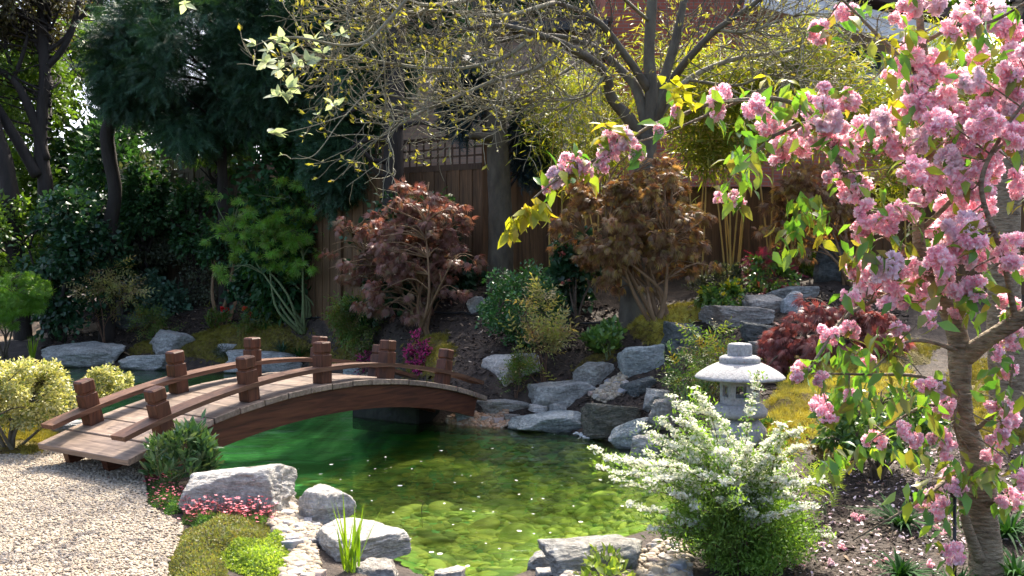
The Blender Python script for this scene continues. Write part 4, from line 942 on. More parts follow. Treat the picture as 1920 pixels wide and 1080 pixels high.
# ---------------------------------------------------------------- shrubs and small trees
def unit_pts(n, shell=.5):
    d = rdir(n); r = rng.random(n) ** (1 / 3.); r = shell + (1 - shell) * r if shell else r
    return d * r[:, None]
def plant(name, label, cat, base, box, leaf, mat, n=2500, size=.05, k=16, cr=.34, flat=1.0, stem=.01, stemmat='stem_red', dep=.85, group=None, droop=.3, rand=.5, up=.7,
          shell=.35, part='foliage', flowers=None, Y=None, core=None, upright=False, loc=None, mains=4, cfun=None, sv=.3, stems_only=0, dy=0.0, bot=-1.0, gap=2.2, gt=.47):
    x0, y0, x1, y1 = box
    b = loc if loc is not None else (G(*base) if Y is None else np.r_[W(base[0], base[1], Y)])
    if Y is not None: b = b.copy(); b[2] = min(b[2], float(hz(b[None, :2])[0]) + .02)
    Yc = b[1] + dy; rx, rz = (x1 - x0) / 2 / F * Yc, (y1 - y0) / 2 / F * Yc; ry = rx * dep
    c = np.array([((x0 + x1) / 2 - 960) / F * Yc, Yc + ry * .15, zz((y0 + y1) / 2, Yc)])
    t = thing(name, label, cat, b, group)
    C = unit_pts(k, shell) * rng.uniform(.62, 1.2, (k, 1))
    if bot > -1: C[:, 2] = np.where(C[:, 2] < bot, -C[:, 2] * rng.random(k), C[:, 2])
    if cfun: C = cfun(C)
    rad = np.array([rx, ry, rz]); Rm = rad * cr
    CW = c + C * (rad - Rm * .45)
    # stems: a few mains from the base, thin branches to every clump
    gs = Geo(); H = max(CW[:, 2].max() - b[2], .05); tips = []
    for i in range(mains):
        j = i * k // max(mains, 1); e = CW[j]; m1 = b * .6 + e * .4; m1[:2] = b[:2] * .75 + e[:2] * .25
        P = resample([b - Z3 * .03 + np.r_[rng.normal(0, stem * 1.5, 2), 0], m1 + rng.normal(0, .06 * H, 3) * [1, 1, .3], e], 10); tube(gs, P, np.linspace(stem, stem * .35, 10), 6); tips.append(P)
    allp = np.concatenate(tips) if tips else b[None]
    for j in range(k):
        e = CW[j]; d = np.linalg.norm(allp - e, axis=1) + np.maximum(0, allp[:, 2] - e[2]) * 1.5; s = allp[np.argmin(d)]
        if np.linalg.norm(s - e) < .02: continue
        mid = (s + e) / 2 + rng.normal(0, .06, 3) * np.linalg.norm(e - s) + Z3 * .04 * H
        tube(gs, resample([s, mid, e], 6), np.linspace(stem * .45, stem * .15, 6), 4, False)
    if len(gs.v): obj('stem', gs, stemmat, t)
    g = Geo(); ci = rng.integers(0, k, n); wob = rng.uniform(.7, 1.25, (k, 1))
    u = rdir(n) * (rng.random(n) ** .45)[:, None]
    pos = CW[ci] + u * Rm * np.array([1, 1, flat]) * wob[ci]
    pos[:, 2] = np.maximum(pos[:, 2], hz(pos[:, :2]) + .01)
    if gap:
        kp = fbm(pos * (gap / max(rx, rz)), 3, int(abs(b[0]) * 100)) + .12 * rng.random(n) > gt; pos, u, n = pos[kp], u[kp], int(kp.sum())
    out = nrm((pos - c) / rad) * .6 + u
    if upright: out = out * .5 + Z3
    put(g, leaf, pos, out, size, droop, rand, up, sv)
    obj(part, g, mat, t)
    if flowers:
        for (fT, fm, fn, fs, fname, single) in flowers:
            d = (pos - c) / rad; sel = np.argsort(-(np.linalg.norm(d, axis=1) + .5 * rng.random(n) - .6 * d[:, 1]))[:fn * 6]; sel = rng.choice(sel, fn, replace=fn > len(sel) // 2)
            if single:
                for q in sel:
                    gg = Geo(); flower_head(gg, pos[q] + out[q] * size * .3, fs, fT); obj(fname, gg, fm, t)
            else:
                gg = Geo(); fp = pos[sel] + nrm(out[sel]) * size * .5; put(gg, fT, fp, out[sel] + Z3 * .3, fs, 0, .6, .4); o_ = obj(fname, gg, fm, t)
                if fn > 100: o_['kind'] = 'stuff'
    return t
def flower_head(g, p, s, T, n=14):
    d = rdir(n); d[:, 1] -= .5; d[:, 2] += .3
    g.inst(T, np.repeat(p[None], n, 0), basis(nrm(d), rdir(n)), np.full(n, s) * rng.uniform(.7, 1.1, n))

PETAL = T_leaf4(.42, .12, .05)
# ---- middle distance maples
def pads(C): C = C.copy(); C[:, 2] = np.round(C[:, 2] * 3.2) / 3.2 + rng.normal(0, .09, len(C)); return C * np.c_[1 + .12 * rng.normal(size=len(C)), np.ones(len(C)), 1 + .1 * rng.normal(size=len(C))]
def umbrella(C):
    C = C.copy(); C[:, 2] = np.abs(C[:, 2]) * 1.0 - .55 + .1 * rng.normal(size=len(C)); return C
plant('maple_tree', 'feathery green maple with many thin upright stems on the mossy bank', 'maple', (570, 622), (388, 322, 655, 560), MAPLE, 'green_maple', 10500, .1, 300, .1, .7, .028, 'stem_green', .8, droop=.35, rand=.7, mains=14, shell=0, bot=-.75, dy=.2, gap=2.5, gt=.44)
plant('maple_tree', 'purple bronze laceleaf maple in front of the trellis fence', 'maple', (790, 632), (618, 338, 905, 612), MAPLE5, 'purple_maple', 14500, .105, 300, .095, .6, .028, 'bark_brown', .8, droop=.85, rand=.45, mains=8, shell=0, dy=.1, gap=3.2, gt=.51)
plant('maple_tree', 'bronze orange laceleaf maple left of the bamboo canes', 'maple', (1236, 614), (1042, 275, 1345, 560), MAPLE5, 'bronze_maple', 18000, .095, 340, .095, .6, .034, 'bark_brown', .8, droop=.8, rand=.5, mains=9, shell=0, gap=3.2, gt=.51)
plant('maple_tree', 'brown laceleaf maple hanging over the dark triangular rock', 'maple', None, (1425, 285, 1640, 490), MAPLE5, 'bronze_maple', 3600, .11, 90, .25, .42, .025, 'bark_brown', .7, droop=.75, rand=.5, mains=6, loc=np.r_[fx(1590, 12.9), 1.35], cfun=pads)
plant('maple_tree', 'low weeping dark red laceleaf maple on the right bank', 'maple', None, (1420, 495, 1700, 735), MAPLE5, 'red_maple', 5200, .09, 130, .15, .45, .03, 'twig_brown', .7, droop=.95, rand=.45, mains=10, loc=np.r_[fx(1600, 9.6), hz(np.array([fx(1600, 9.6)]))[0]], shell=.45, cfun=umbrella)
plant('maple_tree', 'bright lime feathery maple at the left edge', 'maple', None, (-70, 500, 96, 640), MAPLE, 'lime_maple', 3600, .09, 34, .3, .5, .02, 'twig_brown', .8, droop=.7, rand=.5, mains=5, loc=np.r_[fx(10, 16.8), .1])
# ---- evergreen and flowering shrubs
plant('camellia_bush', 'big dark glossy camellia bush at the left beside the path', 'bush', None, (20, 330, 225, 630), ROUND, 'camellia', 7500, .1, 60, .28, .9, .05, 'bark_dark', .8, droop=.35, rand=.8, mains=5, loc=np.r_[fx(112, 18.0), .3])
plant('camellia_bush', 'dark green camellia with coral pink flowers beside the bronze maple', 'bush', (1085, 600), (1012, 415, 1140, 590), ROUND, 'camellia', 2600, .095, 32, .3, .9, .02, 'twig_brown', .8, droop=.35, rand=.8, mains=5, flowers=[(PETAL, 'coral_flower', 7, .05, 'flower', True)], dy=.3)
plant('camellia_bush', 'dark camellia with red flowers behind the green maple', 'bush', None, (415, 470, 545, 620), ROUND, 'camellia', 2300, .1, 30, .32, .9, .022, 'twig_brown', .8, droop=.35, rand=.8, mains=5, loc=np.r_[fx(470, 17.6), .55], flowers=[(PETAL, 'red_flower', 9, .065, 'flower', True)])
plant('camellia_bush', 'dark camellia with white flowers peeping out behind the purple maple', 'bush', None, (640, 365, 905, 575), ROUND, 'camellia', 4200, .1, 44, .3, .9, .025, 'twig_brown', .5, droop=.35, rand=.8, mains=6, loc=np.r_[fx(780, 14.2), .95], flowers=[(PETAL, 'white_flower', 12, .045, 'flower', True)])
plant('box_bush', 'rounded bright green small leaved bush in the centre of the bank', 'bush', (975, 655), (885, 503, 1072, 655), LEAF, 'box_leaf', 12000, .045, 60, .26, .9, .015, 'twig_brown', .9, droop=.1, rand=.7, mains=6, shell=.55)
plant('nandina_bush', 'tall pale yellow heavenly bamboo in front of the round green bush', 'bush', (1022, 722), (962, 530, 1068, 725), PINN, 'nandina', 420, .18, 40, .3, .7, .008, 'stem_red', .6, droop=.2, rand=.5, mains=6, shell=.1, upright=True)
plant('nandina_bush', 'small yellow green heavenly bamboo at the end of the bridge', 'bush', (968, 745), (943, 672, 1004, 745), PINN, 'nandina_green', 230, .12, 18, .4, .8, .006, 'stem_red', .8, droop=.1, rand=.6, mains=4, upright=True)
plant('skimmia_bush', 'leafy bright green dome on the moss above the blue block', 'bush', (1140, 672), (1096, 598, 1182, 672), LEAF, 'skimmia', 1500, .075, 26, .34, .9, .01, 'stem_green', .9, droop=.1, rand=.5, mains=5, shell=.5, upright=True)
plant('nandina_bush', 'loose yellow green shrub between the round dark boulder and the lantern', 'bush', (1310, 760), (1250, 618, 1402, 765), PINN, 'nandina_green', 620, .13, 44, .26, .8, .01, 'twig_brown', .8, droop=.15, rand=.7, mains=8, shell=.15)
plant('heath_bush', 'twiggy pale green tuft beside the lantern at the waterfall stones', 'bush', (1290, 740), (1225, 640, 1330, 745), NARROW, 'small_green', 1500, .04, 30, .28, .9, .005, 'twig_brown', .8, droop=.1, rand=.8, mains=8, upright=True)
plant('nandina_bush', 'airy yellow green heavenly bamboo behind the flat slab at the left', 'bush', None, (118, 488, 262, 645), PINN, 'nandina', 330, .2, 30, .25, .6, .012, 'stem_red', .5, droop=.15, rand=.4, mains=4, loc=np.r_[fx(197, 17.9), .27], bot=-.3)
plant('low_shrub', 'low green shrub left of the rounded far boulder', 'shrub', (285, 642), (242, 584, 322, 642), PINN, 'nandina_green', 420, .16, 22, .35, .8, .008, 'stem_red', .9, droop=.1, rand=.6, mains=4)
plant('low_shrub', 'small bronze tipped tuft on the soil under the red camellia', 'shrub', (402, 622), (378, 575, 430, 622), NARROW, 'nandina_green', 480, .09, 14, .4, .9, .006, 'stem_red', .8, droop=0, rand=.4, mains=4, upright=True)
plant('low_shrub', 'young light green shrub left of the green maple stems', 'shrub', (490, 622), (440, 570, 545, 625), PINN, 'nandina_green', 480, .14, 22, .35, .8, .006, 'stem_red', .8, droop=.1, rand=.6, mains=4)
plant('low_shrub', 'green heavenly bamboo between the green and the purple maple', 'shrub', None, (608, 545, 712, 645), PINN, 'nandina_green', 950, .15, 26, .33, .8, .007, 'stem_red', .8, droop=.1, rand=.6, mains=5, loc=np.r_[fx(655, 14.6), .5])
plant('low_shrub', 'dark broadleaf shrub under the left side of the purple maple', 'shrub', None, (655, 545, 735, 615), LEAF, 'dark_broad', 900, .09, 18, .35, .9, .01, 'twig_brown', .8, loc=np.r_[fx(690, 14.7), .65])
plant('loropetalum_bush', 'purple leaved shrub covered in magenta flowers behind the bridge posts', 'shrub', (778, 718), (752, 622, 812, 716), LEAF, 'purple_leaf', 900, .045, 22, .34, .9, .006, 'twig_brown', .9, flowers=[(T_blade(.12), 'magenta', 1500, .045, 'flowers', False)], shell=.4)
plant('loropetalum_bush', 'small magenta flowering shrub at the water behind the middle bridge posts', 'shrub', (690, 712), (668, 655, 714, 710), LEAF, 'purple_leaf', 420, .04, 14, .38, .9, .005, 'twig_brown', .9, flowers=[(T_blade(.12), 'magenta', 420, .04, 'flowers', False)])
plant('euonymus_shrub', 'small white and green leaved shrub between the bridge posts', 'shrub', (676, 700), (655, 645, 708, 690), LEAF, 'pale_bush', 600, .06, 16, .38, .9, .005, 'twig_brown', .8)
plant('heather_clump', 'small dark tuft beside the grey moss rock', 'shrub', (415, 672), (396, 652, 440, 674), BLADE, 'grey_bush', 500, .09, 10, .45, .9, .003, 'twig_brown', .8, upright=True)
plant('grey_bush', 'dark twiggy grey leaved bush above the ivy mound', 'bush', None, (215, 430, 425, 600), LEAF4, 'grey_bush', 7500, .055, 60, .25, .9, .02, 'bark_dark', .6, rand=.8, mains=6, loc=np.r_[fx(330, 19.4), .7])
plant('ivy_mound', 'dark ivy covering the mound of stones at the left', 'ivy', None, (225, 515, 345, 605), ROUND, 'ivy', 3000, .085, 40, .3, .8, .006, 'twig_brown', .6, rand=.6, loc=np.r_[fx(285, 19.2), .4], shell=.6)
# small bare two stem shrub
t = plant('forked_shrub', 'dark bush on two pale bare stems left of the red flowers', 'bush', None, (355, 395, 470, 540), LEAF, 'dark_broad', 2300, .085, 34, .3, .9, .045, 'bark_brown', .7, loc=np.r_[fx(415, 18.2), .55], mains=3, bot=-.4)
# right bank
plant('hebe_bush', 'dark grey green hebe row at the foot of the canes', 'bush', None, (1290, 495, 1425, 560), NARROW, 'grey_bush', 2600, .07, 36, .3, 1, .006, 'twig_brown', .5, upright=True, loc=np.r_[fx(1350, 13.2), 1.25], droop=0)
plant('pieris_bush', 'green pieris with dark red flower sprays above the step stones', 'bush', None, (1395, 470, 1500, 570), LEAF, 'skimmia', 1500, .075, 28, .32, .9, .008, 'twig_brown', .7, loc=np.r_[fx(1440, 12.9), 1.25], flowers=[(SPRAY, 'pieris_red', 130, .14, 'flowers', False)])
plant('euonymus_shrub', 'yellow and green glossy bush left of the middle step stone', 'bush', None, (1312, 526, 1398, 592), LEAF, 'skimmia', 1300, .08, 26, .34, .9, .008, 'stem_green', .8, loc=np.r_[fx(1352, 12.0), 1.05], flowers=[(LEAF, 'cherry_leaf_yellow', 90, .07, 'new_leaves', False)], shell=.5)
plant('low_shrub', 'green leafy shrub along the fence behind the pieris', 'shrub', None, (1440, 450, 1560, 530), LEAF, 'sunny_broad', 1500, .075, 28, .3, .9, .008, 'stem_green', .6, loc=np.r_[fx(1490, 13.6), 1.4])
plant('leucothoe_bush', 'arching green and cream leaved shrub with bare stems under the cherry', 'bush', None, (1530, 695, 1775, 900), LEAF, 'skimmia', 5200, .055, 110, .16, .7, .012, 'twig_brown', .7, droop=.5, rand=.6, mains=12, loc=np.r_[fx(1645, 6.55), hz(np.array([fx(1645, 6.55)]))[0]], bot=-.5)
plant('leucothoe_bush', 'low pale leaved shrub between the lantern and the cherry', 'bush', None, (1520, 780, 1640, 900), LEAF, 'pale_bush', 900, .05, 36, .28, .8, .008, 'twig_brown', .7, droop=.4, rand=.6, mains=7, loc=np.r_[fx(1590, 6.9), hz(np.array([fx(1590, 6.9)]))[0]])
plant('fern', 'yellow green fern at the foot of the bare stems', 'fern', None, (1505, 880, 1580, 965), SPRAY, 'mossy_green', 60, .16, 14, .4, .6, .004, 'stem_green', .8, loc=np.r_[fx(1550, 6.0), hz(np.array([fx(1550, 6.0)]))[0]], upright=True, droop=.1)
plant('low_shrub', 'bright green shoots behind the lantern roof at the right', 'shrub', None, (1425, 770, 1480, 850), NARROW, 'small_green', 420, .06, 18, .4, .9, .004, 'stem_green', .9, upright=True, loc=np.r_[fx(1455, 7.6), hz(np.array([fx(1455, 7.6)]))[0]])
# foreground
plant('sweet_box', 'leafy dark green bush beside the near end of the bridge', 'bush', (325, 915), (266, 792, 402, 912), T_leaf(.16, .05, .12), 'pieris', 3000, .078, 60, .3, .9, .012, 'stem_green', .9, droop=.05, rand=.45, mains=8, shell=.55, upright=True)
t = plant('cloud_shrub', 'golden variegated shrub clipped into rounded clouds at the left edge', 'bush', None, (-70, 664, 138, 800), LEAF, 'variegated', 17000, .03, 110, .2, .9, .02, 'bark_grey', .9, droop=0, rand=.7, mains=5, shell=.6, loc=np.r_[fx(22, 8.6), 0], gap=0)
def extra_pad(t, box, Y, n, size, mat, leaf, k=40, part='foliage'):
    x0, y0, x1, y1 = box; rx, rz = (x1 - x0) / 2 / F * Y, (y1 - y0) / 2 / F * Y
    c = np.array([((x0 + x1) / 2 - 960) / F * Y, Y, zz((y0 + y1) / 2, Y)]); rad = np.array([rx, rx * .9, rz])
    C = unit_pts(k, .7); CW = c + C * rad * .82; ci = rng.integers(0, k, n); u = rdir(n) * (rng.random(n) ** .45)[:, None]
    pos = CW[ci] + u * rad * .24; g = Geo(); put(g, leaf, pos, nrm((pos - c) / rad) * .6 + u, size, 0, .7, .7); obj(part, g, mat, t)
    gs = Geo(); b = origin(t)
    tube(gs, resample([b, (b + c) / 2 + Z3 * .05, c], 10), np.linspace(.014, .006, 10), 6); obj('stem', gs, 'bark_grey', t)
extra_pad(t, (148, 683, 250, 760), 9.3, 4500, .03, 'variegated', LEAF)
def mat_plant(name, label, poly, n, h, leaf, lm, size, cat='ground cover', flowers=None, cushions=9):
    pl = gpoly(poly); c = pl.mean(0); t = thing(name, label, cat, (c[0], c[1], float(hz(c[None])[0])))
    P = polypts(pl, n); d = -sdist(P, pl); hgt = h * sstep(d / (.25 * math.sqrt(area(pl)))) * (.5 + fbm(np.c_[P, P[:, :1] * 0] * cushions, 3, 31))
    pos = np.c_[P, hz(P) + hgt * rng.random(n) ** .5]; g = Geo(); put(g, leaf, pos, np.c_[rng.normal(0, .6, (n, 2)), np.ones(n)], size, 0, .5, .4)
    obj('foliage', g, lm, t)
    if flowers:
        fm, fn, fs, fh = flowers; q = rng.choice(n, fn); fp = pos[q].copy(); fp[:, 2] += fh * (.15 + .9 * rng.random(fn)); fp[:, :2] += rng.normal(0, .02, (fn, 2))
        gs = Geo()
        for a, b in zip(pos[q], fp): tube(gs, [a - Z3 * .01, (a + b) / 2 + rng.normal(0, .004, 3), b], .0012, 3, False)
        o_ = obj('flower_stems', gs, 'stem_red', t)
        if fn > 100: o_['kind'] = 'stuff'
        g = Geo(); put(g, DISC, fp, np.c_[rng.normal(0, 1, (fn, 2)), np.zeros(fn)], fs, 0, .2, 2.0); o_ = obj('flowers', g, fm, t)
        if fn > 100: o_['kind'] = 'stuff'
    return t
mat_plant('saxifrage', 'small pink flowered saxifrage at the foot of the leafy bush by the bridge', [(274, 905), (330, 900), (345, 950), (318, 962), (280, 950)], 2600, .05, LEAF4, 'small_green', .016, flowers=('pink_flower', 150, .011, .07))
mat_plant('saxifrage', 'wide pink flowered saxifrage in front of the long pale boulder', [(345, 960), (420, 968), (500, 962), (520, 985), (470, 996), (390, 990), (340, 985)], 3400, .05, LEAF4, 'small_green', .016, flowers=('pink_flower', 330, .012, .12))
mat_plant('saxifrage', 'round green cushion below the pink flowers', [(300, 942), (338, 942), (342, 962), (312, 968)], 1700, .06, LEAF4, 'small_green', .014)
mat_plant('thyme_mat', 'olive brown creeping thyme along the gravel edge', [(340, 1000), (400, 975), (500, 985), (515, 1010), (470, 1040), (420, 1050), (430, 1110), (300, 1110), (310, 1060)], 19000, .085, LEAF4, 'thyme', .018)
mat_plant('thyme_mat', 'tuft of bright green saxifrage at the top of the thyme', [(358, 978), (405, 968), (418, 985), (392, 1000), (360, 996)], 2600, .07, LEAF4, 'small_green', .014)
mat_plant('saxifrage', 'bright lime mossy saxifrage with tiny white flowers beside the pebbles', [(405, 1045), (440, 1025), (480, 1035), (500, 1005), (540, 1005), (552, 1050), (535, 1085), (480, 1088), (430, 1070)], 10000, .1, LEAF4, 'mossy_green', .018, flowers=('white_flower', 40, .008, .03))
mat_plant('seedling_clump', 'fresh green leafy seedlings among the cobbles at the bottom edge', [(1085, 1075), (1120, 1060), (1180, 1068), (1190, 1110), (1080, 1110)], 260, .11, LEAF, 'mossy_green', .05)
def strap(name, label, base, n, L, w, spread, droop, mat, cat='grass', group=None, loc=None, part='leaves'):
    b = G(*base) if loc is None else np.asarray(loc, float); t = thing(name, label, cat, b, group)
    a = rng.uniform(0, 6.3, n); s = spread * np.sqrt(rng.random(n)); d = nrm(np.c_[np.cos(a) * s, np.sin(a) * s, np.ones(n)])
    g = Geo(); blades(g, b + np.c_[rng.normal(0, L * .05, (n, 2)), np.zeros(n)], d, L * rng.uniform(.55, 1.05, n), w * rng.uniform(.7, 1.1, n), droop * rng.uniform(.5, 1.3, n)); obj(part, g, mat, t); return t
strap('iris_plant', 'tall bright green iris leaves at the near left shore', (655, 1085), 26, .42, .0095, .42, .12, 'iris', 'plant', loc=np.r_[fx(655, 5.35), -.02])
strap('iris_plant', 'small sword leaved clump at the far left water edge', (62, 676), 16, .55, .014, .35, .1, 'iris', 'plant')
GM = 'dark strap leaved clumps'
for lab, px, py, Y, L, n in [('dark lilyturf clump in the middle of the petal strewn soil', 1690, 985, 5.75, .3, 70), ('dark lilyturf clump behind the cherry trunk at the right edge', 1890, 935, 5.5, .36, 90), ('dark lilyturf clump left of the stake light at the bottom', 1690, 1055, 5.05, .26, 60),
                        ('dark lilyturf clump between the stake light and the cherry trunk', 1795, 1070, 4.75, .24, 70), ('lilyturf clump cut by the bottom right corner', 1905, 1060, 4.9, .3, 70)]:
    x = fx(px, Y); strap('lilyturf', lab, None, n, L, .0095, 1.1, .95, 'mondo', 'plant', GM, loc=np.r_[x, hz(np.array([x]))[0]])
for lab, px, py in [('dark lilyturf on the far moss bank behind the bridge', 590, 668), ('grassy clump right of the leaning bridge post on the moss', 560, 672), ('thin grass tuft on the moss under the green maple', 530, 660)]:
    strap('lilyturf', lab, (px, py), 110, .38, .010, 1.1, .7, 'mondo' if px != 530 else 'ivy', 'plant', GM)
strap('sedge', 'thin dark rush growing beside the brownish boulder', (1300, 800), 34, .55, .003, .5, .25, 'ivy', 'plant')

# ---------------------------------------------------------------- moss
def moss(label, poly, dens, h, bm, tm):
    pl = gpoly(poly); g = sheet(pl, .05, h, .2, h * 1.6); o = tag(obj('moss', g, bm), kind='stuff')
    n = int(area(pl) * dens); P = polypts(pl, n); d = -sdist(P, pl); k = sstep(d / .2)
    z = hz(P) + .004 + k * h + k * h * 1.6 * (fbm(np.c_[P, P[:, :1] * 0] * 5, 3, 21) - .3)
    keep = (sdist(P, POND) > .02) & (rng.random(n) < .3 + k) & (fbm(np.c_[P, P[:, :1] * 0] * 2.3, 3, 77) + .1 * rng.random(n) > .37); P, z = P[keep], z[keep]; n = len(P)
    g = Geo(); put(g, MAPLE, np.c_[P, z], np.c_[rng.normal(0, .7, (n, 2)), np.ones(n) * 1.1], .05, 0, .4, .3, .4); tag(obj('moss', g, tm), kind='stuff')
moss('', [(330, 672), (330, 640), (420, 612), (560, 610), (660, 618), (740, 650), (750, 700), (640, 690), (560, 690), (430, 690)], 1500, .05, 'moss_base', 'moss_tuft')
moss('', [(235, 660), (270, 640), (300, 640), (300, 664), (250, 672)], 1300, .05, 'moss_base', 'moss_tuft')
moss('', [(780, 640), (840, 620), (858, 650), (850, 710), (800, 730), (752, 712), (745, 660)], 1500, .06, 'moss_base', 'moss_tuft')
moss('', [(1060, 745), (1066, 690), (1110, 655), (1165, 650), (1160, 680), (1100, 690), (1075, 740)], 1500, .05, 'moss_base', 'moss_tuft')
moss('', [(1170, 630), (1180, 600), (1240, 590), (1340, 570), (1330, 600), (1270, 620), (1240, 660)], 2000, .07, 'moss_gold_base', 'moss_gold')
moss('', [(1420, 870), (1425, 770), (1470, 700), (1560, 690), (1700, 690), (1760, 740), (1640, 800), (1520, 830), (1480, 880)], 2200, .06, 'moss_gold_base', 'moss_gold')
moss('', [(1760, 740), (1780, 690), (1960, 680), (1960, 830), (1850, 850), (1790, 810)], 1500, .05, 'moss_base', 'moss_tuft')
moss('', [(1400, 700), (1480, 660), (1640, 640), (1760, 650), (1760, 690), (1560, 690), (1470, 705)], 1500, .05, 'moss_base', 'moss_tuft')
moss('', [(-60, 800), (60, 800), (120, 812), (98, 850), (60, 858), (-60, 862)], 2600, .05, 'moss_gold_base', 'moss_tuft')
# ---------------------------------------------------------------- branching
def grow(gs, p, d, L, r, lvl, tips, wander=.25, grav=0.0, sides=5, kids=4, ratio=.6, rmin=.0015, all_pts=None, split=.9):
    n = 7 if lvl else 5; P = [p]; d = d / np.linalg.norm(d)
    for i in range(n):
        d = d + rng.normal(0, wander, 3) * .5 + Z3 * grav; d = d / np.linalg.norm(d); P.append(P[-1] + d * L / n)
    P = np.array(P); tube(gs, P, np.linspace(r, max(r * .45, rmin), n + 1), sides if lvl > 1 else 3, False)
    tips.append((P[-1], d))
    if all_pts is not None: all_pts.append(P)
    if lvl == 0: return
    for k in range(kids):
        t = .3 + .7 * (k + rng.random()) / kids; i = min(n - 1, int(t * n)); q = P[i]; dd = P[i + 1] - P[i]; dd = dd / np.linalg.norm(dd)
        nd_ = dd + split * rng.normal(0, .6, 3)
        grow(gs, q, nd_, L * ratio * rng.uniform(.7, 1.2), max(r * .55, rmin), lvl - 1, tips, wander, grav, sides, kids, ratio, rmin, all_pts, split)
def limb(gs, pts, r0, r1, sides=9, n=None):
    P = np.array([W(*p) for p in pts]) if len(pts[0]) == 3 else pts
    n = n or 6 * len(pts); Q = resample(P, n); k = np.linspace(0, 1, n); Q = Q + (fbm(Q * 2.3, 2, 71)[:, None] - .4) * .0 
    bark_tube(gs, Q, [r0, (r0 + r1) / 2, r1], sides, n); return Q

# ---- the twisted magnolia in the middle
Ym = 12.4
tb = G(1185, 608)
mag = thing('magnolia_tree', 'twisted grey tree with arching bare branches and yellow green buds above the fence', 'tree', tb)
gt = Geo(); bark_tube(gt, np.array([tb - Z3 * .1, W(1187, 540, Ym), W(1198, 420, Ym), W(1208, 320, Ym), W(1212, 255, Ym)]), [.2, .15, .13, .135, .13], 18, 50, .1)
limb(gt, [(1212, 262, Ym), (1222, 190, Ym), (1217, 100, Ym), (1223, 0, Ym), (1228, -110, Ym)], .09, .055, 12)
obj('trunk', gt, 'bark_grey', mag)
limbs = [([(1208, 268, 12.4), (1178, 222, 12.3), (1148, 185, 12.2), (1136, 140, 12.0), (1112, 115, 11.8), (1062, 86, 11.5), (1005, 64, 11.2), (930, 48, 11), (850, 62, 10.8), (770, 95, 10.6)], .085, .016),
         ([(1214, 250, 12.4), (1195, 170, 12.5), (1165, 132, 12.6), (1120, 92, 12.7), (1060, 70, 12.9), (980, 68, 13), (900, 90, 13)], .075, .015),
         ([(1222, 240, 12.4), (1238, 170, 12.5), (1268, 70, 12.6), (1290, -40, 12.7)], .085, .04),
         ([(1228, 235, 12.4), (1262, 150, 12.1), (1300, 100, 11.8), (1345, 55, 11.6), (1410, 10, 11.4), (1470, -40, 11.3)], .06, .02),
         ([(1230, 225, 12.4), (1290, 150, 12.6), (1380, 110, 12.8), (1480, 95, 13), (1560, 60, 13)], .05, .012),
         ([(1218, 170, 12.4), (1170, 100, 12.2), (1120, 40, 12), (1040, 5, 11.8), (930, -10, 11.5)], .06, .015),
         ([(1062, 86, 11.5), (1010, 125, 11.2), (930, 150, 11), (850, 185, 10.8), (800, 205, 10.6), (745, 228, 10.4), (715, 222, 10.3)], .03, .006),
         ([(1005, 64, 11.2), (940, 110, 11), (840, 130, 10.8), (740, 120, 10.6), (650, 105, 10.5), (560, 110, 10.4)], .028, .006),
         ([(1040, 5, 11.8), (940, 30, 11.2), (820, 20, 10.8), (700, 30, 10.4), (600, 45, 10.2)], .03, .006),
         ([(1120, 92, 12.7), (1050, 140, 12.2), (1000, 170, 11.8), (930, 190, 11.5), (860, 170, 11.3)], .028, .006),
         ([(930, -10, 11.5), (800, 10, 10.6), (720, -20, 10.2), (640, 10, 10)], .03, .008),
         ([(1290, 150, 12.6), (1380, 160, 12.2), (1450, 140, 12), (1540, 165, 11.8)], .022, .006),
         ([(1345, 55, 11.6), (1400, 60, 11.5), (1490, 30, 11.4), (1580, 25, 11.2)], .022, .006),
         ([(1136, 140, 12.0), (1100, 180, 11.8), (1060, 185, 11.6), (1000, 178, 11.5)], .02, .005)]
tips = []
for i, (pts, r0, r1) in enumerate(limbs):
    gb = Geo(); Q = limb(gb, pts, r0, r1, 10 if r0 > .05 else 7)
    m = len(Q); fr = int(m * (.32 if r0 > .05 else .1)); nt = 26 if r0 < .05 else 18
    for k in range(nt):
        j = rng.integers(fr, m - 1); d = Q[j + 1] - Q[j]; d = d / np.linalg.norm(d) + rng.normal(0, .65, 3) + Z3 * rng.uniform(-.5, .4)
        grow(gb, Q[j], d, rng.uniform(.45, 1.05), .009, 2, tips, .3, rng.uniform(-.02, .09), 5, 3, .55, .0034)
    obj('branch', gb, 'bark_grey' if r0 > .05 else 'bark_lichen', mag)
T_ = np.array([t[0] for t in tips]); D_ = np.array([t[1] for t in tips]); rep = 3
keep = rng.random(len(T_)) < .42; T_, D_ = T_[keep], D_[keep]
g = Geo(); put(g, T_leaf4(.2, .05, -.1), np.repeat(T_, rep, 0) + rng.normal(0, .012, (len(T_) * rep, 3)), np.repeat(D_, rep, 0) + Z3 * .5, .056, -.1, .5, .4, .5); obj('buds', g, 'bud', mag)
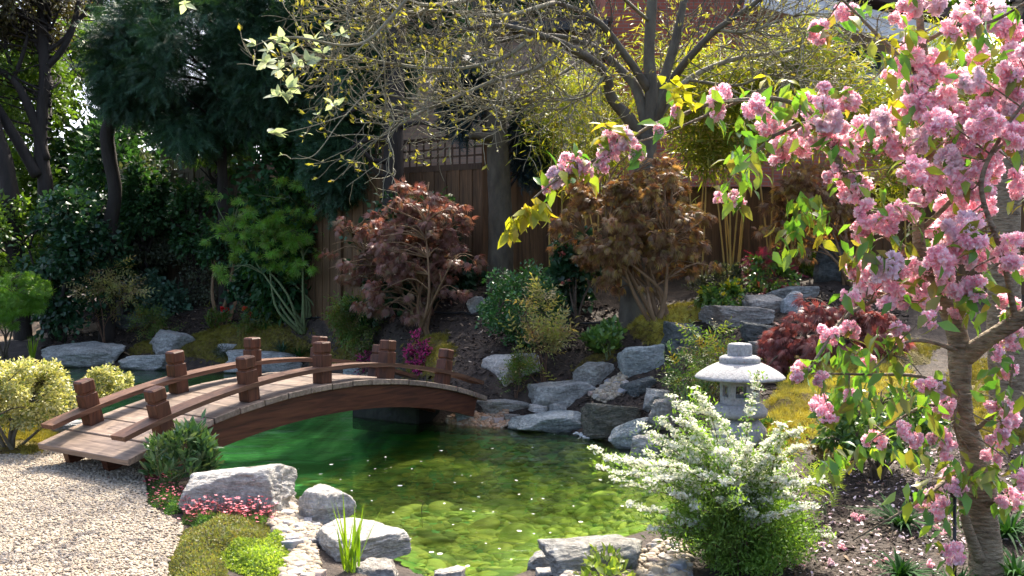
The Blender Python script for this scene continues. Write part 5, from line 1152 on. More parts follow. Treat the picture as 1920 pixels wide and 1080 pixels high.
# large pale leaves on the low branches at the left
gb = Geo(); gl_ = Geo(); WBP = []
wb = mag
for pts, rr in [([(1218, 40, 12.4), (1120, -40, 11.2), (960, -110, 9.6), (820, -60, 8.4), (745, 20, 8.3), (690, 75, 8.2), (640, 85, 8.1), (570, 72, 8), (530, 70, 8)], .022), ([(690, 75, 8.2), (650, 110, 8.1), (600, 112, 8), (540, 118, 7.9)], .007), ([(745, 20, 8.3), (700, -10, 8.2), (640, 10, 8.1), (560, -30, 8), (400, -30, 8)], .008),
                ([(700, 160, 8.2), (640, 225, 8.1), (590, 290, 8), (545, 298, 8)], .006), ([(650, 215, 8.1), (590, 235, 8), (530, 250, 7.9), (510, 252, 7.9)], .005), ([(600, 112, 8), (575, 150, 8), (545, 180, 7.9)], .005), ([(690, 75, 8.2), (720, 120, 8.2), (700, 160, 8.2)], .007)]:
    WBP.append(limb(gb, pts, rr, rr * .4, 6))
WBP = np.concatenate(WBP)
for (px, py, s, n) in [(480, 85, .1, 5), (505, 95, .1, 5), (530, 75, .1, 5), (500, 118, .11, 6), (525, 130, .11, 5), (545, 95, .1, 5), (520, 180, .11, 5), (540, 165, .11, 5), (540, 190, .12, 5), (510, 250, .13, 5), (575, 118, .11, 6), (590, 75, .1, 4), (605, 100, .1, 4), (560, 125, .11, 5), (625, 195, .1, 5), (608, 45, .08, 4), (345, 8, .11, 4), (575, 250, .06, 3), (595, 215, .05, 3), (530, 290, .05, 2), (640, 65, .08, 4)]:
    c = W(px, py, 8 + rng.normal(0, .05)); qd = np.linalg.norm(WBP - c, axis=1); tube(gb, resample([WBP[np.argmin(qd)], (WBP[np.argmin(qd)] + c) / 2 + Z3 * .01, c], 5), .0035, 4, False); put(gl_, LEAF, np.repeat(c[None], n, 0), rng.normal(0, 1, (n, 3)) * [1, .8, .5] + Z3 * .35, s * 1.0, -.1, .2, .9, .2)
obj('low_branch', gb, 'bark_lichen', wb); obj('leaves', gl_, 'whitebeam', wb, label='large pale silvery green leaves on the low left branch')

# ---- straight trunks
def trunk_tree(name, label, pts, radii, mat, cat='tree', crown=None, stubs=(), parts=None):
    P = np.array([W(*p) for p in pts]); b = P[0].copy(); b[2] = hz(b[None, :2])[0]; P[0] = b - Z3 * .1
    t = thing(name, label, cat, b); g = Geo(); bark_tube(g, P, radii, 16, 60, .09, int(pts[0][0])); obj('trunk', g, mat, t)
    for (sp, r0, r1) in stubs:
        g = Geo(); limb(g, sp, r0, r1, 10); obj('branch', g, mat, t)
    if crown: crown(t)
    return t
def conifer_foliage(t, box, Y, ry, n, k, size, mat='yew', part='crown', cr=.24, droop=.35, shell=.45, T=SPRAY):
    x0, y0, x1, y1 = box; rx, rz = (x1 - x0) / 2 / F * Y, (y1 - y0) / 2 / F * Y; c = np.array([((x0 + x1) / 2 - 960) / F * Y, Y, zz((y0 + y1) / 2, Y)])
    rad = np.array([rx, ry, rz]); C = unit_pts(k, shell); CW = c + C * rad * (1 - cr * .7); ci = rng.integers(0, k, n); u = rdir(n) * (rng.random(n) ** .4)[:, None]
    wob = rng.uniform(.6, 1.35, (k, 1)); pos = CW[ci] + u * rad * cr * wob[ci]; pos[:, 2] = np.maximum(pos[:, 2], hz(pos[:, :2]))
    g = Geo(); put(g, T, pos, nrm((pos - c) / rad) * .5 + u, size, droop, .5, .7, .4); obj(part, g, mat, t)
    gs = Geo(); b = origin(t)
    for j in range(0, k, 3):
        s = np.array([b[0], b[1], max(b[2] + .3, CW[j][2] - .5)]); tube(gs, resample([s, (s + CW[j]) / 2 + rng.normal(0, .1, 3), CW[j]], 6), np.linspace(.03, .008, 6), 5, False)
    obj('branch', gs, 'bark_dark', t)
def crown_yew(t):
    conifer_foliage(t, (165, -60, 560, 290), 17.4, 1.7, 12000, 120, .24, cr=.2)
    conifer_foliage(t, (395, -70, 690, 290), 17.2, 1.4, 10500, 90, .24, cr=.22, part='crown')
yew = trunk_tree('yew_tree', 'huge dark evergreen filling the upper left', [(420, 560, 18.6), (418, 400, 18.0), (415, 250, 17.6), (410, 60, 17.4)], [.1, .09, .08, .07], 'bark_dark', crown=crown_yew)
def crown_c2(t):
    conifer_foliage(t, (560, -90, 900, 100), 17.0, .8, 8000, 80, .26, cr=.28)
    conifer_foliage(t, (620, 40, 780, 215), 15.6, .5, 2600, 36, .22, cr=.4)
c2 = trunk_tree('conifer_tree', 'dark evergreen trunk standing before the trellis at the centre left', [(738, 590, 15.1), (736, 420, 15.0), (738, 250, 15.0), (745, 60, 15.2), (748, -60, 15.4)], [.2, .155, .145, .13, .1], 'bark_dark', crown=crown_c2,
    stubs=[([(738, 270, 15), (690, 262, 14.8), (650, 285, 14.7)], .06, .02), ([(738, 240, 15), (790, 230, 14.8), (830, 245, 14.6)], .05, .015), ([(738, 300, 15), (700, 300, 14.8), (664, 262, 14.7)], .05, .02), ([(738, 210, 15), (690, 200, 15), (640, 215, 15)], .05, .015), ([(740, 320, 15), (712, 330, 14.9), (690, 300, 14.8)], .04, .012)])
trunk_tree('conifer_tree', 'second dark evergreen trunk left of the trellis', [(655, 560, 16.2), (656, 400, 16.1), (660, 200, 16), (662, 0, 16)], [.15, .115, .1, .09], 'bark_dark', crown=lambda t: conifer_foliage(t, (570, 170, 715, 400), 15.9, .5, 3600, 44, .24, cr=.35))
def crown_grey(t):
    conifer_foliage(t, (820, 100, 915, 262), 13.9, .3, 1100, 22, .2, 'blue_fir', cr=.45, droop=.9)
    conifer_foliage(t, (950, 170, 1045, 350), 14.1, .3, 1300, 22, .2, 'blue_fir', cr=.4, droop=.7)
trunk_tree('grey_trunk_tree', 'straight smooth grey trunk in the middle with a short side stub', [(938, 550, 13.7), (938, 420, 13.7), (934, 300, 13.7), (925, 180, 13.8), (912, 80, 13.9), (890, -80, 14)], [.19, .165, .152, .14, .125, .11], 'bark_smooth', crown=crown_grey,
    stubs=[([(932, 256, 13.7), (905, 258, 13.5), (882, 254, 13.4)], .06, .05), ([(925, 170, 13.8), (985, 190, 13.9), (1020, 150, 13.9), (1052, 90, 13.9)], .09, .06), ([(912, 80, 13.9), (950, 20, 13.9), (965, -60, 13.9)], .1, .07)])
def crown_left(t):
    conifer_foliage(t, (-140, -140, 170, 110), 19.6, 1.6, 15000, 130, .085, 'brown_sparse', cr=.24, droop=.1, shell=0, T=LEAF4)
    conifer_foliage(t, (-120, 40, 150, 250), 20.2, 1.2, 6500, 70, .1, 'sunny_broad', cr=.26, droop=.1, shell=0, T=LEAF4)
    gb = Geo(); tp = []
    for pts in ([(85, 115), (55, 60), (20, 10)], [(85, 100), (130, 60), (148, -10)], [(30, 150), (10, 80), (30, 20)], [(130, 60), (160, 20), (180, -20)]):
        Q = limb(gb, [(a, b, 19.5) for a, b in pts], .05, .02, 6)
        for q in Q[::2]: grow(gb, q, rng.normal(0, 1, 3) + Z3 * .4, 1.1, .015, 2, tp, .3, .03, 4, 3, .6, .004)
    obj('twigs', gb, 'bark_dark', t)
trunk_tree('multi_stem_tree', 'dark many stemmed tree against the sky at the left edge', [(95, 480, 19.5), (88, 380, 19.5), (76, 270, 19.5), (84, 150, 19.5), (80, 40, 19.5), (82, -60, 19.5)], [.18, .15, .125, .11, .095, .08], 'bark_dark', crown=crown_left,
    stubs=[([(84, 130, 19.5), (115, 95, 19.5), (140, 45, 19.5), (150, -20, 19.5)], .07, .04), ([(85, 300, 19.5), (60, 215, 19.4), (25, 150, 19.3), (-30, 120, 19.2)], .1, .06), ([(25, 150, 19.3), (45, 95, 19.3), (52, 60, 19.4)], .05, .02), ([(70, 330, 19.4), (30, 260, 19.3), (-20, 180, 19.2)], .11, .09)])
trunk_tree('leaning_tree', 'dark trunk leaning in from the left edge', [(45, 420, 19), (15, 340, 19), (-10, 250, 19), (-40, 100, 19)], [.17, .16, .16, .14], 'bark_dark')
trunk_tree('curved_trunk_tree', 'short dark curved trunk under the evergreen', [(200, 520, 18.4), (206, 440, 18.3), (216, 360, 18.2), (204, 290, 18.1), (203, 240, 18), (225, 205, 17.9)], [.15, .13, .115, .12, .12, .11], 'bark_dark')
# bushes behind
def bush(label, box, Y, n, size, mat, T=LEAF, k=60, cr=.22, ry=1.0, name='laurel_bush', cat='bush', group='dark bushes behind the garden', shell=.4):
    x0, y0, x1, y1 = box; x = fx((x0 + x1) / 2, Y); b = np.r_[x, hz(np.array([x]))[0]]; t = thing(name, label, cat, b, group)
    conifer_foliage(t, box, Y, ry, n, k, size, mat, 'foliage', cr, .2, shell, T); return t
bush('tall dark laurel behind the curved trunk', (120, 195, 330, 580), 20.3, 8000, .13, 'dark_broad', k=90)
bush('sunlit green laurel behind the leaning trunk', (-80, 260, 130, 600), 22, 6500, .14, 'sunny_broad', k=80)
bush('brown green thicket left of the slatted fence', (210, 280, 340, 520), 19.9, 3500, .1, 'grey_bush', k=50)
bush('leafy green shrub at the foot of the leaning trunk', (-60, 360, 120, 560), 18.9, 3600, .1, 'sunny_broad', k=50)
bush('small leaved bush right of the curved trunk', (225, 330, 330, 470), 19.3, 2600, .08, 'dark_broad', k=50)
bush('dark evergreen bush under the huge evergreen', (320, 330, 420, 500), 19.2, 2600, .1, 'dark_broad', k=44)
bush('bush at the far left beyond the path', (-160, 440, 40, 600), 22.5, 3500, .12, 'dark_broad', k=50)
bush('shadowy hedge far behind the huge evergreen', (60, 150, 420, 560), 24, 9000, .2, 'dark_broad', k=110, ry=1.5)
bush('light leaved bush over the fence at the left', (330, 230, 480, 330), 19.6, 2000, .12, 'sunny_broad', k=40)

bush('dark evergreen shrub behind the green maple', (430, 235, 640, 600), 16.9, 6500, .13, 'dark_broad', k=80, ry=.5)
bush('dark leafy shrub before the slatted fence', (215, 290, 320, 440), 19.0, 3000, .1, 'dark_broad', k=50, ry=.5)
for lab, bx, Y_, n_, k_ in [('tall dark evergreen far behind the buff house', (560, -170, 900, 110), 25, 6500, 80), ('second tall evergreen far behind the buff house', (820, -170, 1190, 90), 26, 6500, 80), ('tall evergreen far behind the left end of the evergreen', (130, -60, 330, 200), 26, 3000, 50)]:
    bush(lab, bx, Y_, n_, .34, 'yew', SPRAY, k=k_, ry=1.5, name='conifer_tree', cat='tree', group='evergreens beyond the garden')
for lab, bx, Y_, n_ in [('light green tree behind the brick house at the right', (1480, -150, 1780, 120), 27, 5000), ('light green tree beyond the garden at the far right', (1720, -150, 2060, 330), 24, 7000)]:
    bush(lab, bx, Y_, n_, .2, 'sunny_broad', LEAF4, k=80, ry=1.5, name='broadleaf_tree', cat='tree', group='trees beyond the garden')
bush('leafy green hedge top behind the dark stems at the left edge', (-110, 90, 150, 400), 23.5, 3600, .16, 'sunny_broad', LEAF4, k=70, ry=1.0, shell=0)
bush('thin leafy tree against the sky at the left edge', (-60, -40, 215, 260), 23, 3800, .15, 'sunny_broad', LEAF4, k=90, ry=1.2, name='broadleaf_tree', cat='tree', group='trees beyond the garden', shell=0)
# ---- bamboo
def bamboo(label, box, Y, n, canes, ry=.5, k=70, foot=None, size=.15, mat='bamboo_leaf'):
    x0, y0, x1, y1 = box; x = fx((x0 + x1) / 2, Y); b = np.r_[x, hz(np.array([x]))[0]]; t = thing('bamboo', label, 'bamboo', b, 'bamboo clumps along the fence')
    rx, rz = (x1 - x0) / 2 / F * Y, (y1 - y0) / 2 / F * Y; c = np.array([x[0], Y, zz((y0 + y1) / 2, Y)]); rad = np.array([rx, ry, rz])
    C = unit_pts(k, 0) * 1.1; CW = c + C * rad * .95; ci = rng.integers(0, k, n); u = rng.normal(0, .45, (n, 3)) * np.array([.32, .3, .3]); pos = CW[ci] + u * 1.1
    g = Geo(); put(g, T_leaf4(.055, .015, .15), pos, u + rng.normal(0, .5, (n, 3)) * [1, 1, .3] + Z3 * .1, size, .35, .5, .8, .35); obj('foliage', g, mat, t)
    gs = Geo()
    for px in canes:
        xx = fx(px, Y); p0 = np.r_[xx, hz(np.array([xx]))[0]] + np.r_[0, rng.normal(0, .12), -.05]; top = np.array([xx[0] + rng.normal(0, .22), p0[1] + rng.normal(0, .15), zz(y0 + 20 + rng.uniform(0, 60), Y)])
        P = resample([p0, p0 * .5 + top * .5 + rng.normal(0, .05, 3), top], 40); r = np.linspace(.013, .005, 40) * (1 + .3 * (np.arange(40) % 5 == 0)); tube(gs, P, r, 7, False)
    for j in range(0, k, 2):
        s = CW[j] + rng.normal(0, .3, 3) * [1, .5, 1] - Z3 * .4; tube(gs, resample([s, (s + CW[j]) / 2 + rng.normal(0, .04, 3), CW[j]], 5), .003, 3, False)
    obj('cane', gs, 'cane', t); return t
bamboo('airy bamboo left of the twisted tree behind the bronze maple', (1000, 125, 1180, 345), 13.6, 6500, [1030, 1050, 1080, 1100, 1120, 1140, 1160], size=.13)
bamboo('dense bamboo with bare yellow canes right of the twisted tree', (1240, 85, 1440, 305), 13.7, 7000, [1362, 1368, 1374, 1380, 1385, 1376, 1366, 1300, 1320], size=.18)
bamboo('bamboo with two bare canes in the middle of the brown fence', (1400, 60, 1620, 300), 13.8, 7500, [1440, 1447, 1445, 1470, 1474, 1480, 1520, 1540], size=.19)
bamboo('bamboo behind the cherry blossom at the right edge', (1600, 60, 1960, 400), 13.4, 8500, [1600, 1640, 1700, 1860, 1866, 1875], size=.19)
bamboo('thin bamboo sprays in front of the red brick wall', (1130, 30, 1330, 220), 14.2, 900, [1150, 1300], size=.15, k=30)
# ---- trunk behind the cherry
trunk_tree('rear_cherry_tree', 'second grey brown trunk behind the cherry at the right edge', [(1900, 860, 7.6), (1893, 760, 7.6), (1885, 600, 7.6), (1880, 450, 7.6), (1890, 300, 7.6), (1905, 120, 7.6), (1925, -60, 7.6)], [.16, .14, .125, .115, .1, .085, .07], 'bark_cherry', crown=lambda t: conifer_foliage(t, (1880, -420, 2420, 40), 7.7, 1.0, 2600, 60, .085, 'cherry_leaf', cr=.22, shell=0, T=LEAF),
    stubs=[([(1905, 120, 7.6), (1980, 20, 7.6), (2080, -80, 7.7), (2200, -200, 7.8)], .06, .015), ([(1890, 300, 7.6), (1990, 180, 7.7), (2120, 60, 7.9), (2240, -20, 8)], .05, .012), ([(1925, -60, 7.6), (1960, -200, 7.6), (1980, -340, 7.6)], .065, .015)])
# ---------------------------------------------------------------- white spirea
sb = np.r_[fx(1385, 5.35), 0]; sb[2] = hz(sb[None, :2])[0]
sp = thing('spirea_bush', 'white flowering spirea with arching sprays in front of the lantern', 'bush', sb)
gs = Geo(); gl_ = Geo(); gf = Geo(); lp, ld, fp, fd = [], [], [], []
ends = [(1112, 845), (1120, 880), (1160, 865), (1180, 950), (1200, 800), (1215, 850), (1150, 905), (1240, 790), (1262, 745), (1290, 760), (1300, 735), (1318, 835), (1350, 845), (1385, 838), (1405, 840), (1424, 695), (1445, 830), (1470, 800), (1495, 810), (1500, 840), (1485, 870), (1440, 860), (1400, 830), (1360, 820), (1320, 840), (1280, 830), (1250, 850), (1230, 900), (1210, 905), (1250, 920), (1290, 900), (1330, 890), (1380, 880), (1420, 905), (1460, 910), (1500, 910), (1530, 950), (1360, 905), (1300, 950), (1350, 940), (1440, 940), (1270, 790), (1230, 830), (1190, 890), (1140, 860), (1175, 860), (1260, 870), (1300, 820), (1385, 840), (1340, 850), (1455, 830), (1280, 860), (1480, 930), (1540, 900), (1400, 925)]
for i in range(96):
    flowering = i < len(ends) or i % 3 == 0
    if i < len(ends): px, py = ends[i]
    else:
        a = rng.uniform(-1.25, 1.25); rr_ = rng.uniform(.35, .95); px, py = 1390 + 190 * rr_ * math.sin(a) * 1.2, 1070 - 215 * rr_ * math.cos(a) 
    Ye = 5.35 + rng.normal(0, .24) - (.1 if py > 900 else 0); e = W(px, py, Ye)
    base = sb + np.r_[rng.normal(0, .05), rng.normal(0, .05), -.02]; mid = base * .45 + e * .55; mid[2] = base[2] + (e[2] - base[2]) * rng.uniform(.62, .85); mid[:2] = base[:2] + (e[:2] - base[:2]) * .42
    P = resample([base, mid, e], 26); tube(gs, P, np.linspace(.0042, .0012, 26), 4, False)
    t = nrm(np.gradient(P, axis=0))
    for j in range(5, 26):
        m = 9 if j < 16 else 4
        q = P[j] + rng.normal(0, .022, (m, 3)); lp.append(q); ld.append(rng.normal(0, .5, (m, 3)) + t[j] * .6 + Z3 * .4)
    if flowering:
        for j in range(11 if i < len(ends) else 17, 26):
            for c in range(2):
                o_ = P[j] + (rng.normal(0, .008, 3)) + Z3 * .012
                if rng.random() < .12: continue
                m = rng.integers(12, 20); q = o_ + rng.normal(0, 1, (m, 3)) * np.array([.0125, .0125, .0045]); fp.append(q); fd.append(rng.normal(0, .4, (m, 3)) + Z3 * 1.0)
# leafy lower mass
n = 6500; u = rdir(n) * (rng.random(n) ** .4)[:, None]; C = unit_pts(40, .3); ci = rng.integers(0, 40, n)
q = np.array([sb[0] + .0, sb[1], sb[2] + .2]) + C[ci] * [.36, .3, .2] + u * [.1, .1, .09]; q[:, 2] = np.maximum(q[:, 2], sb[2] + .01)
lp.append(q); ld.append(u + Z3 * .7)
obj('stem', gs, 'stem_red', sp)
lp, ld, fp, fd = map(np.concatenate, (lp, ld, fp, fd))
put(gl_, NARROW, np.repeat(lp, 2, 0) + rng.normal(0, .012, (2 * len(lp), 3)), np.repeat(ld, 2, 0) + rng.normal(0, .4, (2 * len(lp), 3)), .027, 0, .5, .5, .4); obj('foliage', gl_, 'spirea_leaf', sp)
gf.inst(DISC, fp, basis(rdir(len(fp)), nrm(fd)), rng.uniform(.007, .0108, len(fp))); obj('flowers', gf, 'white_flower', sp)

# ---------------------------------------------------------------- cherry
cb = np.r_[fx(1848, 4.9), 0]; cb[2] = hz(cb[None, :2])[0]
ch = thing('cherry_tree', 'flowering cherry with double pink blossom and gnarled trunk at the right', 'tree', cb)
BR_ = []
def cl(part, pts, radii, sides=12, n=40, rough=.1, seed=0):
    P = np.array([W(*p) for p in pts]); g = Geo(); bark_tube(g, P, radii, sides, n, rough, seed); BR_.append(resample(P, n)); obj(part, g, 'bark_cherry', ch)
cl('trunk', [(1850, 1120, 4.9), (1848, 1040, 4.9), (1838, 960, 4.9), (1836, 900, 4.9), (1822, 840, 4.9), (1803, 780, 4.9), (1800, 700, 4.9), (1801, 645, 4.9)], [.082, .077, .073, .078, .058, .052, .05, .058], 20, 90, .14, 5)
cl('branch', [(1803, 660, 4.9), (1790, 610, 4.9), (1770, 560, 4.88), (1748, 520, 4.86), (1726, 470, 4.85), (1722, 410, 4.85), (1733, 320, 4.88), (1746, 240, 4.9), (1742, 160, 4.9), (1728, 70, 4.9), (1716, -60, 4.9)], [.052, .046, .042, .036, .03, .027, .024, .021, .019, .017], 14, 70, .1, 6)
cl('branch', [(1806, 672, 4.9), (1850, 638, 4.8), (1905, 602, 4.7), (1990, 540, 4.6), (2080, 420, 4.6), (2120, 280, 4.6)], [.048, .042, .038, .026, .014, .006], 14, 40, .1, 7)
cl('branch', [(1745, 515, 4.86), (1690, 465, 4.8), (1625, 395, 4.75), (1580, 320, 4.7), (1550, 265, 4.7), (1510, 232, 4.7), (1450, 255, 4.65)], [.024, .02, .016, .012, .008], 9, 50, .06, 8)
cl('branch', [(1580, 320, 4.7), (1530, 220, 4.7), (1460, 186, 4.68), (1395, 187, 4.65), (1330, 195, 4.6), (1280, 215, 4.58), (1222, 235, 4.55), (1165, 272, 4.5), (1105, 305, 4.48), (1040, 340, 4.45), (1000, 372, 4.42)], [.012, .011, .010, .009, .0075, .006, .004], 8, 60, .05, 9)
cl('branch', [(1395, 187, 4.65), (1340, 210, 4.7), (1270, 240, 4.75), (1210, 262, 4.8), (1150, 270, 4.8)], [.008, .006, .003], 7, 30, .05, 10)
cl('branch', [(1680, 545, 4.75), (1590, 590, 4.6), (1545, 650, 4.5), (1502, 718, 4.45)], [.010, .008, .004], 7, 30, .05, 11)
cl('branch', [(1770, 565, 4.9), (1720, 560, 4.8), (1650, 550, 4.75), (1620, 560, 4.7)], [.012, .009, .006], 7, 24, .05, 12)
cl('branch', [(1795, 730, 4.9), (1720, 705, 4.75), (1620, 702, 4.65), (1520, 700, 4.55)], [.011, .008, .003], 7, 30, .05, 13)
cl('branch', [(1800, 660, 4.88), (1740, 640, 4.7), (1690, 645, 4.6), (1640, 690, 4.5)], [.012, .008, .003], 7, 30, .05, 14)
cl('branch', [(1735, 300, 4.88), (1790, 250, 4.8), (1850, 200, 4.75), (1930, 150, 4.7)], [.013, .01, .007], 7, 30, .05, 15)
cl('branch', [(1728, 430, 4.86), (1780, 380, 4.75), (1830, 320, 4.7), (1900, 250, 4.65)], [.014, .01, .006], 7, 30, .05, 16)
cl('branch', [(1905, 602, 4.7), (1880, 480, 4.55), (1840, 350, 4.5), (1880, 250, 4.5), (1930, 180, 4.5)], [.016, .011, .007], 7, 40, .05, 17)
cl('branch', [(1742, 160, 4.9), (1690, 110, 4.8), (1620, 40, 4.75), (1560, -20, 4.7)], [.012, .009, .005], 7, 30, .05, 18)
cl('branch', [(1730, 80, 4.9), (1790, 50, 4.8), (1860, 40, 4.75), (1930, 0, 4.7)], [.012, .009, .006], 7, 30, .05, 19)
cl('branch', [(1800, 770, 4.9), (1740, 760, 4.8), (1680, 790, 4.7), (1630, 830, 4.6)], [.011, .007, .003], 7, 30, .05, 20)
cl('branch', [(1810, 820, 4.9), (1880, 760, 4.75), (1900, 690, 4.65)], [.014, .01, .005], 7, 24, .05, 21)
cl('branch', [(1820, 850, 4.88), (1790, 800, 4.7), (1800, 740, 4.6)], [.008, .006, .003], 7, 24, .05, 22)
cl('branch', [(1838, 960, 4.88), (1868, 935, 4.78), (1895, 930, 4.7)], [.016, .011, .006], 7, 24, .05, 23)
cl('branch', [(1838, 1050, 4.86), (1812, 980, 4.82), (1800, 900, 4.8), (1790, 880, 4.75)], [.028, .02, .010], 9, 24, .05, 24)
cl('branch', [(1825, 880, 4.88), (1775, 900, 4.7), (1745, 925, 4.6), (1690, 960, 4.6), (1600, 1012, 4.7)], [.012, .008, .004], 7, 30, .05, 25)
CLU = [(1347, 180, 24), (1343, 200, 26), (1413, 200, 24), (1437, 230, 26), (1467, 215, 25), (1533, 207, 34), (1547, 183, 27), (1467, 262, 28), (1460, 285, 26), (1507, 273, 27), (1557, 227, 30), (1562, 250, 28), (1527, 253, 26), (1590, 187, 24), (1613, 247, 28), (1657, 263, 26), (1647, 233, 28), (1580, 283, 30), (1567, 327, 22), (1600, 350, 32), (1677, 133, 24), (1722, 98, 33), (1740, 6, 34), (1693, 27, 24), (1587, 25, 24), (1537, 60, 22), (1800, 45, 33), (1825, 8, 28), (1867, 32, 32), (1907, 73, 36), (1905, 117, 34), (1900, 155, 32), (1830, 100, 26), (1797, 147, 26), (1823, 150, 26), (1750, 140, 34), (1723, 160, 30), (1713, 190, 28), (1733, 205, 30), (1767, 187, 28), (1787, 207, 28), (1760, 230, 30), (1800, 227, 28), (1840, 180, 30), (1847, 233, 34), (1880, 207, 34), (1907, 200, 30), (1827, 253, 32), (1867, 262, 34), (1907, 253, 30), (1847, 282, 32), (1800, 277, 30), (1780, 302, 30), (1860, 305, 34), (1827, 322, 30), (1773, 325, 30), (1713, 320, 28), (1687, 277, 30), (1723, 260, 30), (1747, 335, 26), (1803, 347, 30), (1907, 343, 28), (1677, 210, 24), (1835, 353, 28), (1350, 372, 14), (1382, 374, 18), (1597, 352, 30), (1633, 400, 28), (1657, 420, 26), (1617, 433, 24), (1677, 403, 22), (1703, 393, 24), (1730, 367, 22), (1780, 397, 32), (1807, 377, 32), (1837, 390, 30), (1800, 422, 34), (1767, 443, 32), (1800, 452, 34), (1827, 437, 30), (1780, 475, 34), (1760, 490, 30), (1810, 470, 32), (1845, 478, 28), (1903, 470, 34), (1910, 498, 30), (1613, 507, 30), (1633, 525, 32), (1663, 500, 32), (1683, 525, 30), (1660, 545, 32), (1703, 507, 28), (1727, 507, 30), (1697, 537, 30), (1690, 565, 20), (1773, 510, 26), (1770, 530, 26), (1800, 540, 24), (1827, 540, 24), (1733, 553, 22), (1747, 575, 22), (1797, 578, 22), (1743, 600, 20), (1890, 567, 24), (1897, 600, 26), (1897, 633, 26), (1553, 627, 24), (1593, 620, 22), (1620, 670, 24), (1680, 643, 18), (1493, 703, 18), (1503, 687, 16), (1687, 617, 18), (1540, 710, 18), (1887, 690, 24), (1870, 663, 18), (1595, 557, 18), (1537, 757, 24), (1553, 775, 22), (1593, 742, 16), (1640, 825, 24), (1697, 808, 22), (1713, 823, 20), (1770, 760, 28), (1760, 727, 26), (1735, 720, 20), (1760, 820, 24), (1777, 843, 24), (1787, 890, 24), (1793, 913, 22), (1757, 933, 26), (1757, 952, 28), (1735, 940, 24), (1873, 760, 26), (1890, 783, 24), (1870, 823, 22), (1860, 860, 24), (1880, 800, 22), (1893, 933, 28), (1907, 942, 24), (1787, 1037, 26), (1917, 900, 22), (1173, 258, 30), (1153, 277, 26), (1190, 280, 26), (1130, 300, 26), (1093, 318, 24), (1063, 310, 26), (1043, 333, 26), (1027, 353, 14), (1237, 245, 16), (1267, 210, 14), (1140, 262, 20), (1085, 300, 18)]
# prototypes of one hanging cluster of double flowers
def cluster_geo(seed):
    r_ = np.random.default_rng(seed); nf = 12; g = Geo(); C = nrm(r_.normal(size=(nf, 3))) * np.array([.62, .62, .5]); V = np.array([[0, 0, 0], [-.36, .5, .14], [-.3, .92, .05], [0, .84, -.03], [.3, .92, .05], [.36, .5, .14]]); Fc = np.array([[0, 3, 2], [0, 2, 1], [0, 4, 3], [0, 5, 4]])
    for c in C:
        m = 30; d = nrm(r_.normal(size=(m, 3)) + c * .5); s = r_.uniform(.26, .4, m); u = nrm(r_.normal(size=(m, 3)))
        g.inst((V, Fc), c + d * .06, basis(d, u), s)
    return g.mesh('blossom_cluster', smooth=True)
PROT = [cluster_geo(s) for s in range(6)]
for k, me in enumerate(PROT): me.materials.append(M['petal_pale' if k in (4,) else 'petal'])
order = sorted(range(len(CLU)), key=lambda i: -CLU[i][2]); big = set(order[:100])
ALLB = np.concatenate(BR_); gw = Geo(); rest = Geo(); lpos, ldir, CP = [], [], []
for i, (px, py, r) in enumerate(CLU):
    if px < 1290: Yc = 4.5
    elif py < 560: Yc = 4.72 + rng.normal(0, .18)
    else: Yc = 4.6 + rng.normal(0, .12)
    c = W(px, py, Yc); R = r / F * Yc * (1.22 if py < 560 and px > 1290 else 1.05); CP.append(c)
    d = np.linalg.norm(ALLB - c - Z3 * .05, axis=1); s = ALLB[np.argmin(d)]
    if d.min() > R * .8:
        gw = Geo(); tube(gw, resample([s, (s + c) / 2 + rng.normal(0, .02, 3) + Z3 * .02, c + Z3 * R * .4], 7), np.linspace(.0045, .0018, 7), 5, False); obj('twig', gw, 'bark_cherry', ch)
    me = PROT[i % 6]
    if i in big:
        o = bpy.data.objects.new('blossom_cluster', me); col.objects.link(o); o.parent = ch; o.location = tuple(c - cb); o.scale = (R, R, R * .9); o.rotation_euler = tuple(rng.uniform(0, 6.3, 3))
    else:
        V = np.empty(len(me.vertices) * 3); me.vertices.foreach_get('co', V); V = V.reshape(-1, 3) @ basis(rdir(1), rdir(1))[0].T * R + c
        Fv = np.array([p.vertices[:] for p in me.polygons]); rest.add(V, Fv)
    m = 4
    lpos.append(c + rdir(m) * R * .8); ldir.append(rng.normal(0, .8, (m, 3)) - Z3 * .3)
o = obj('blossoms', rest, 'petal', ch); o['kind'] = 'stuff'
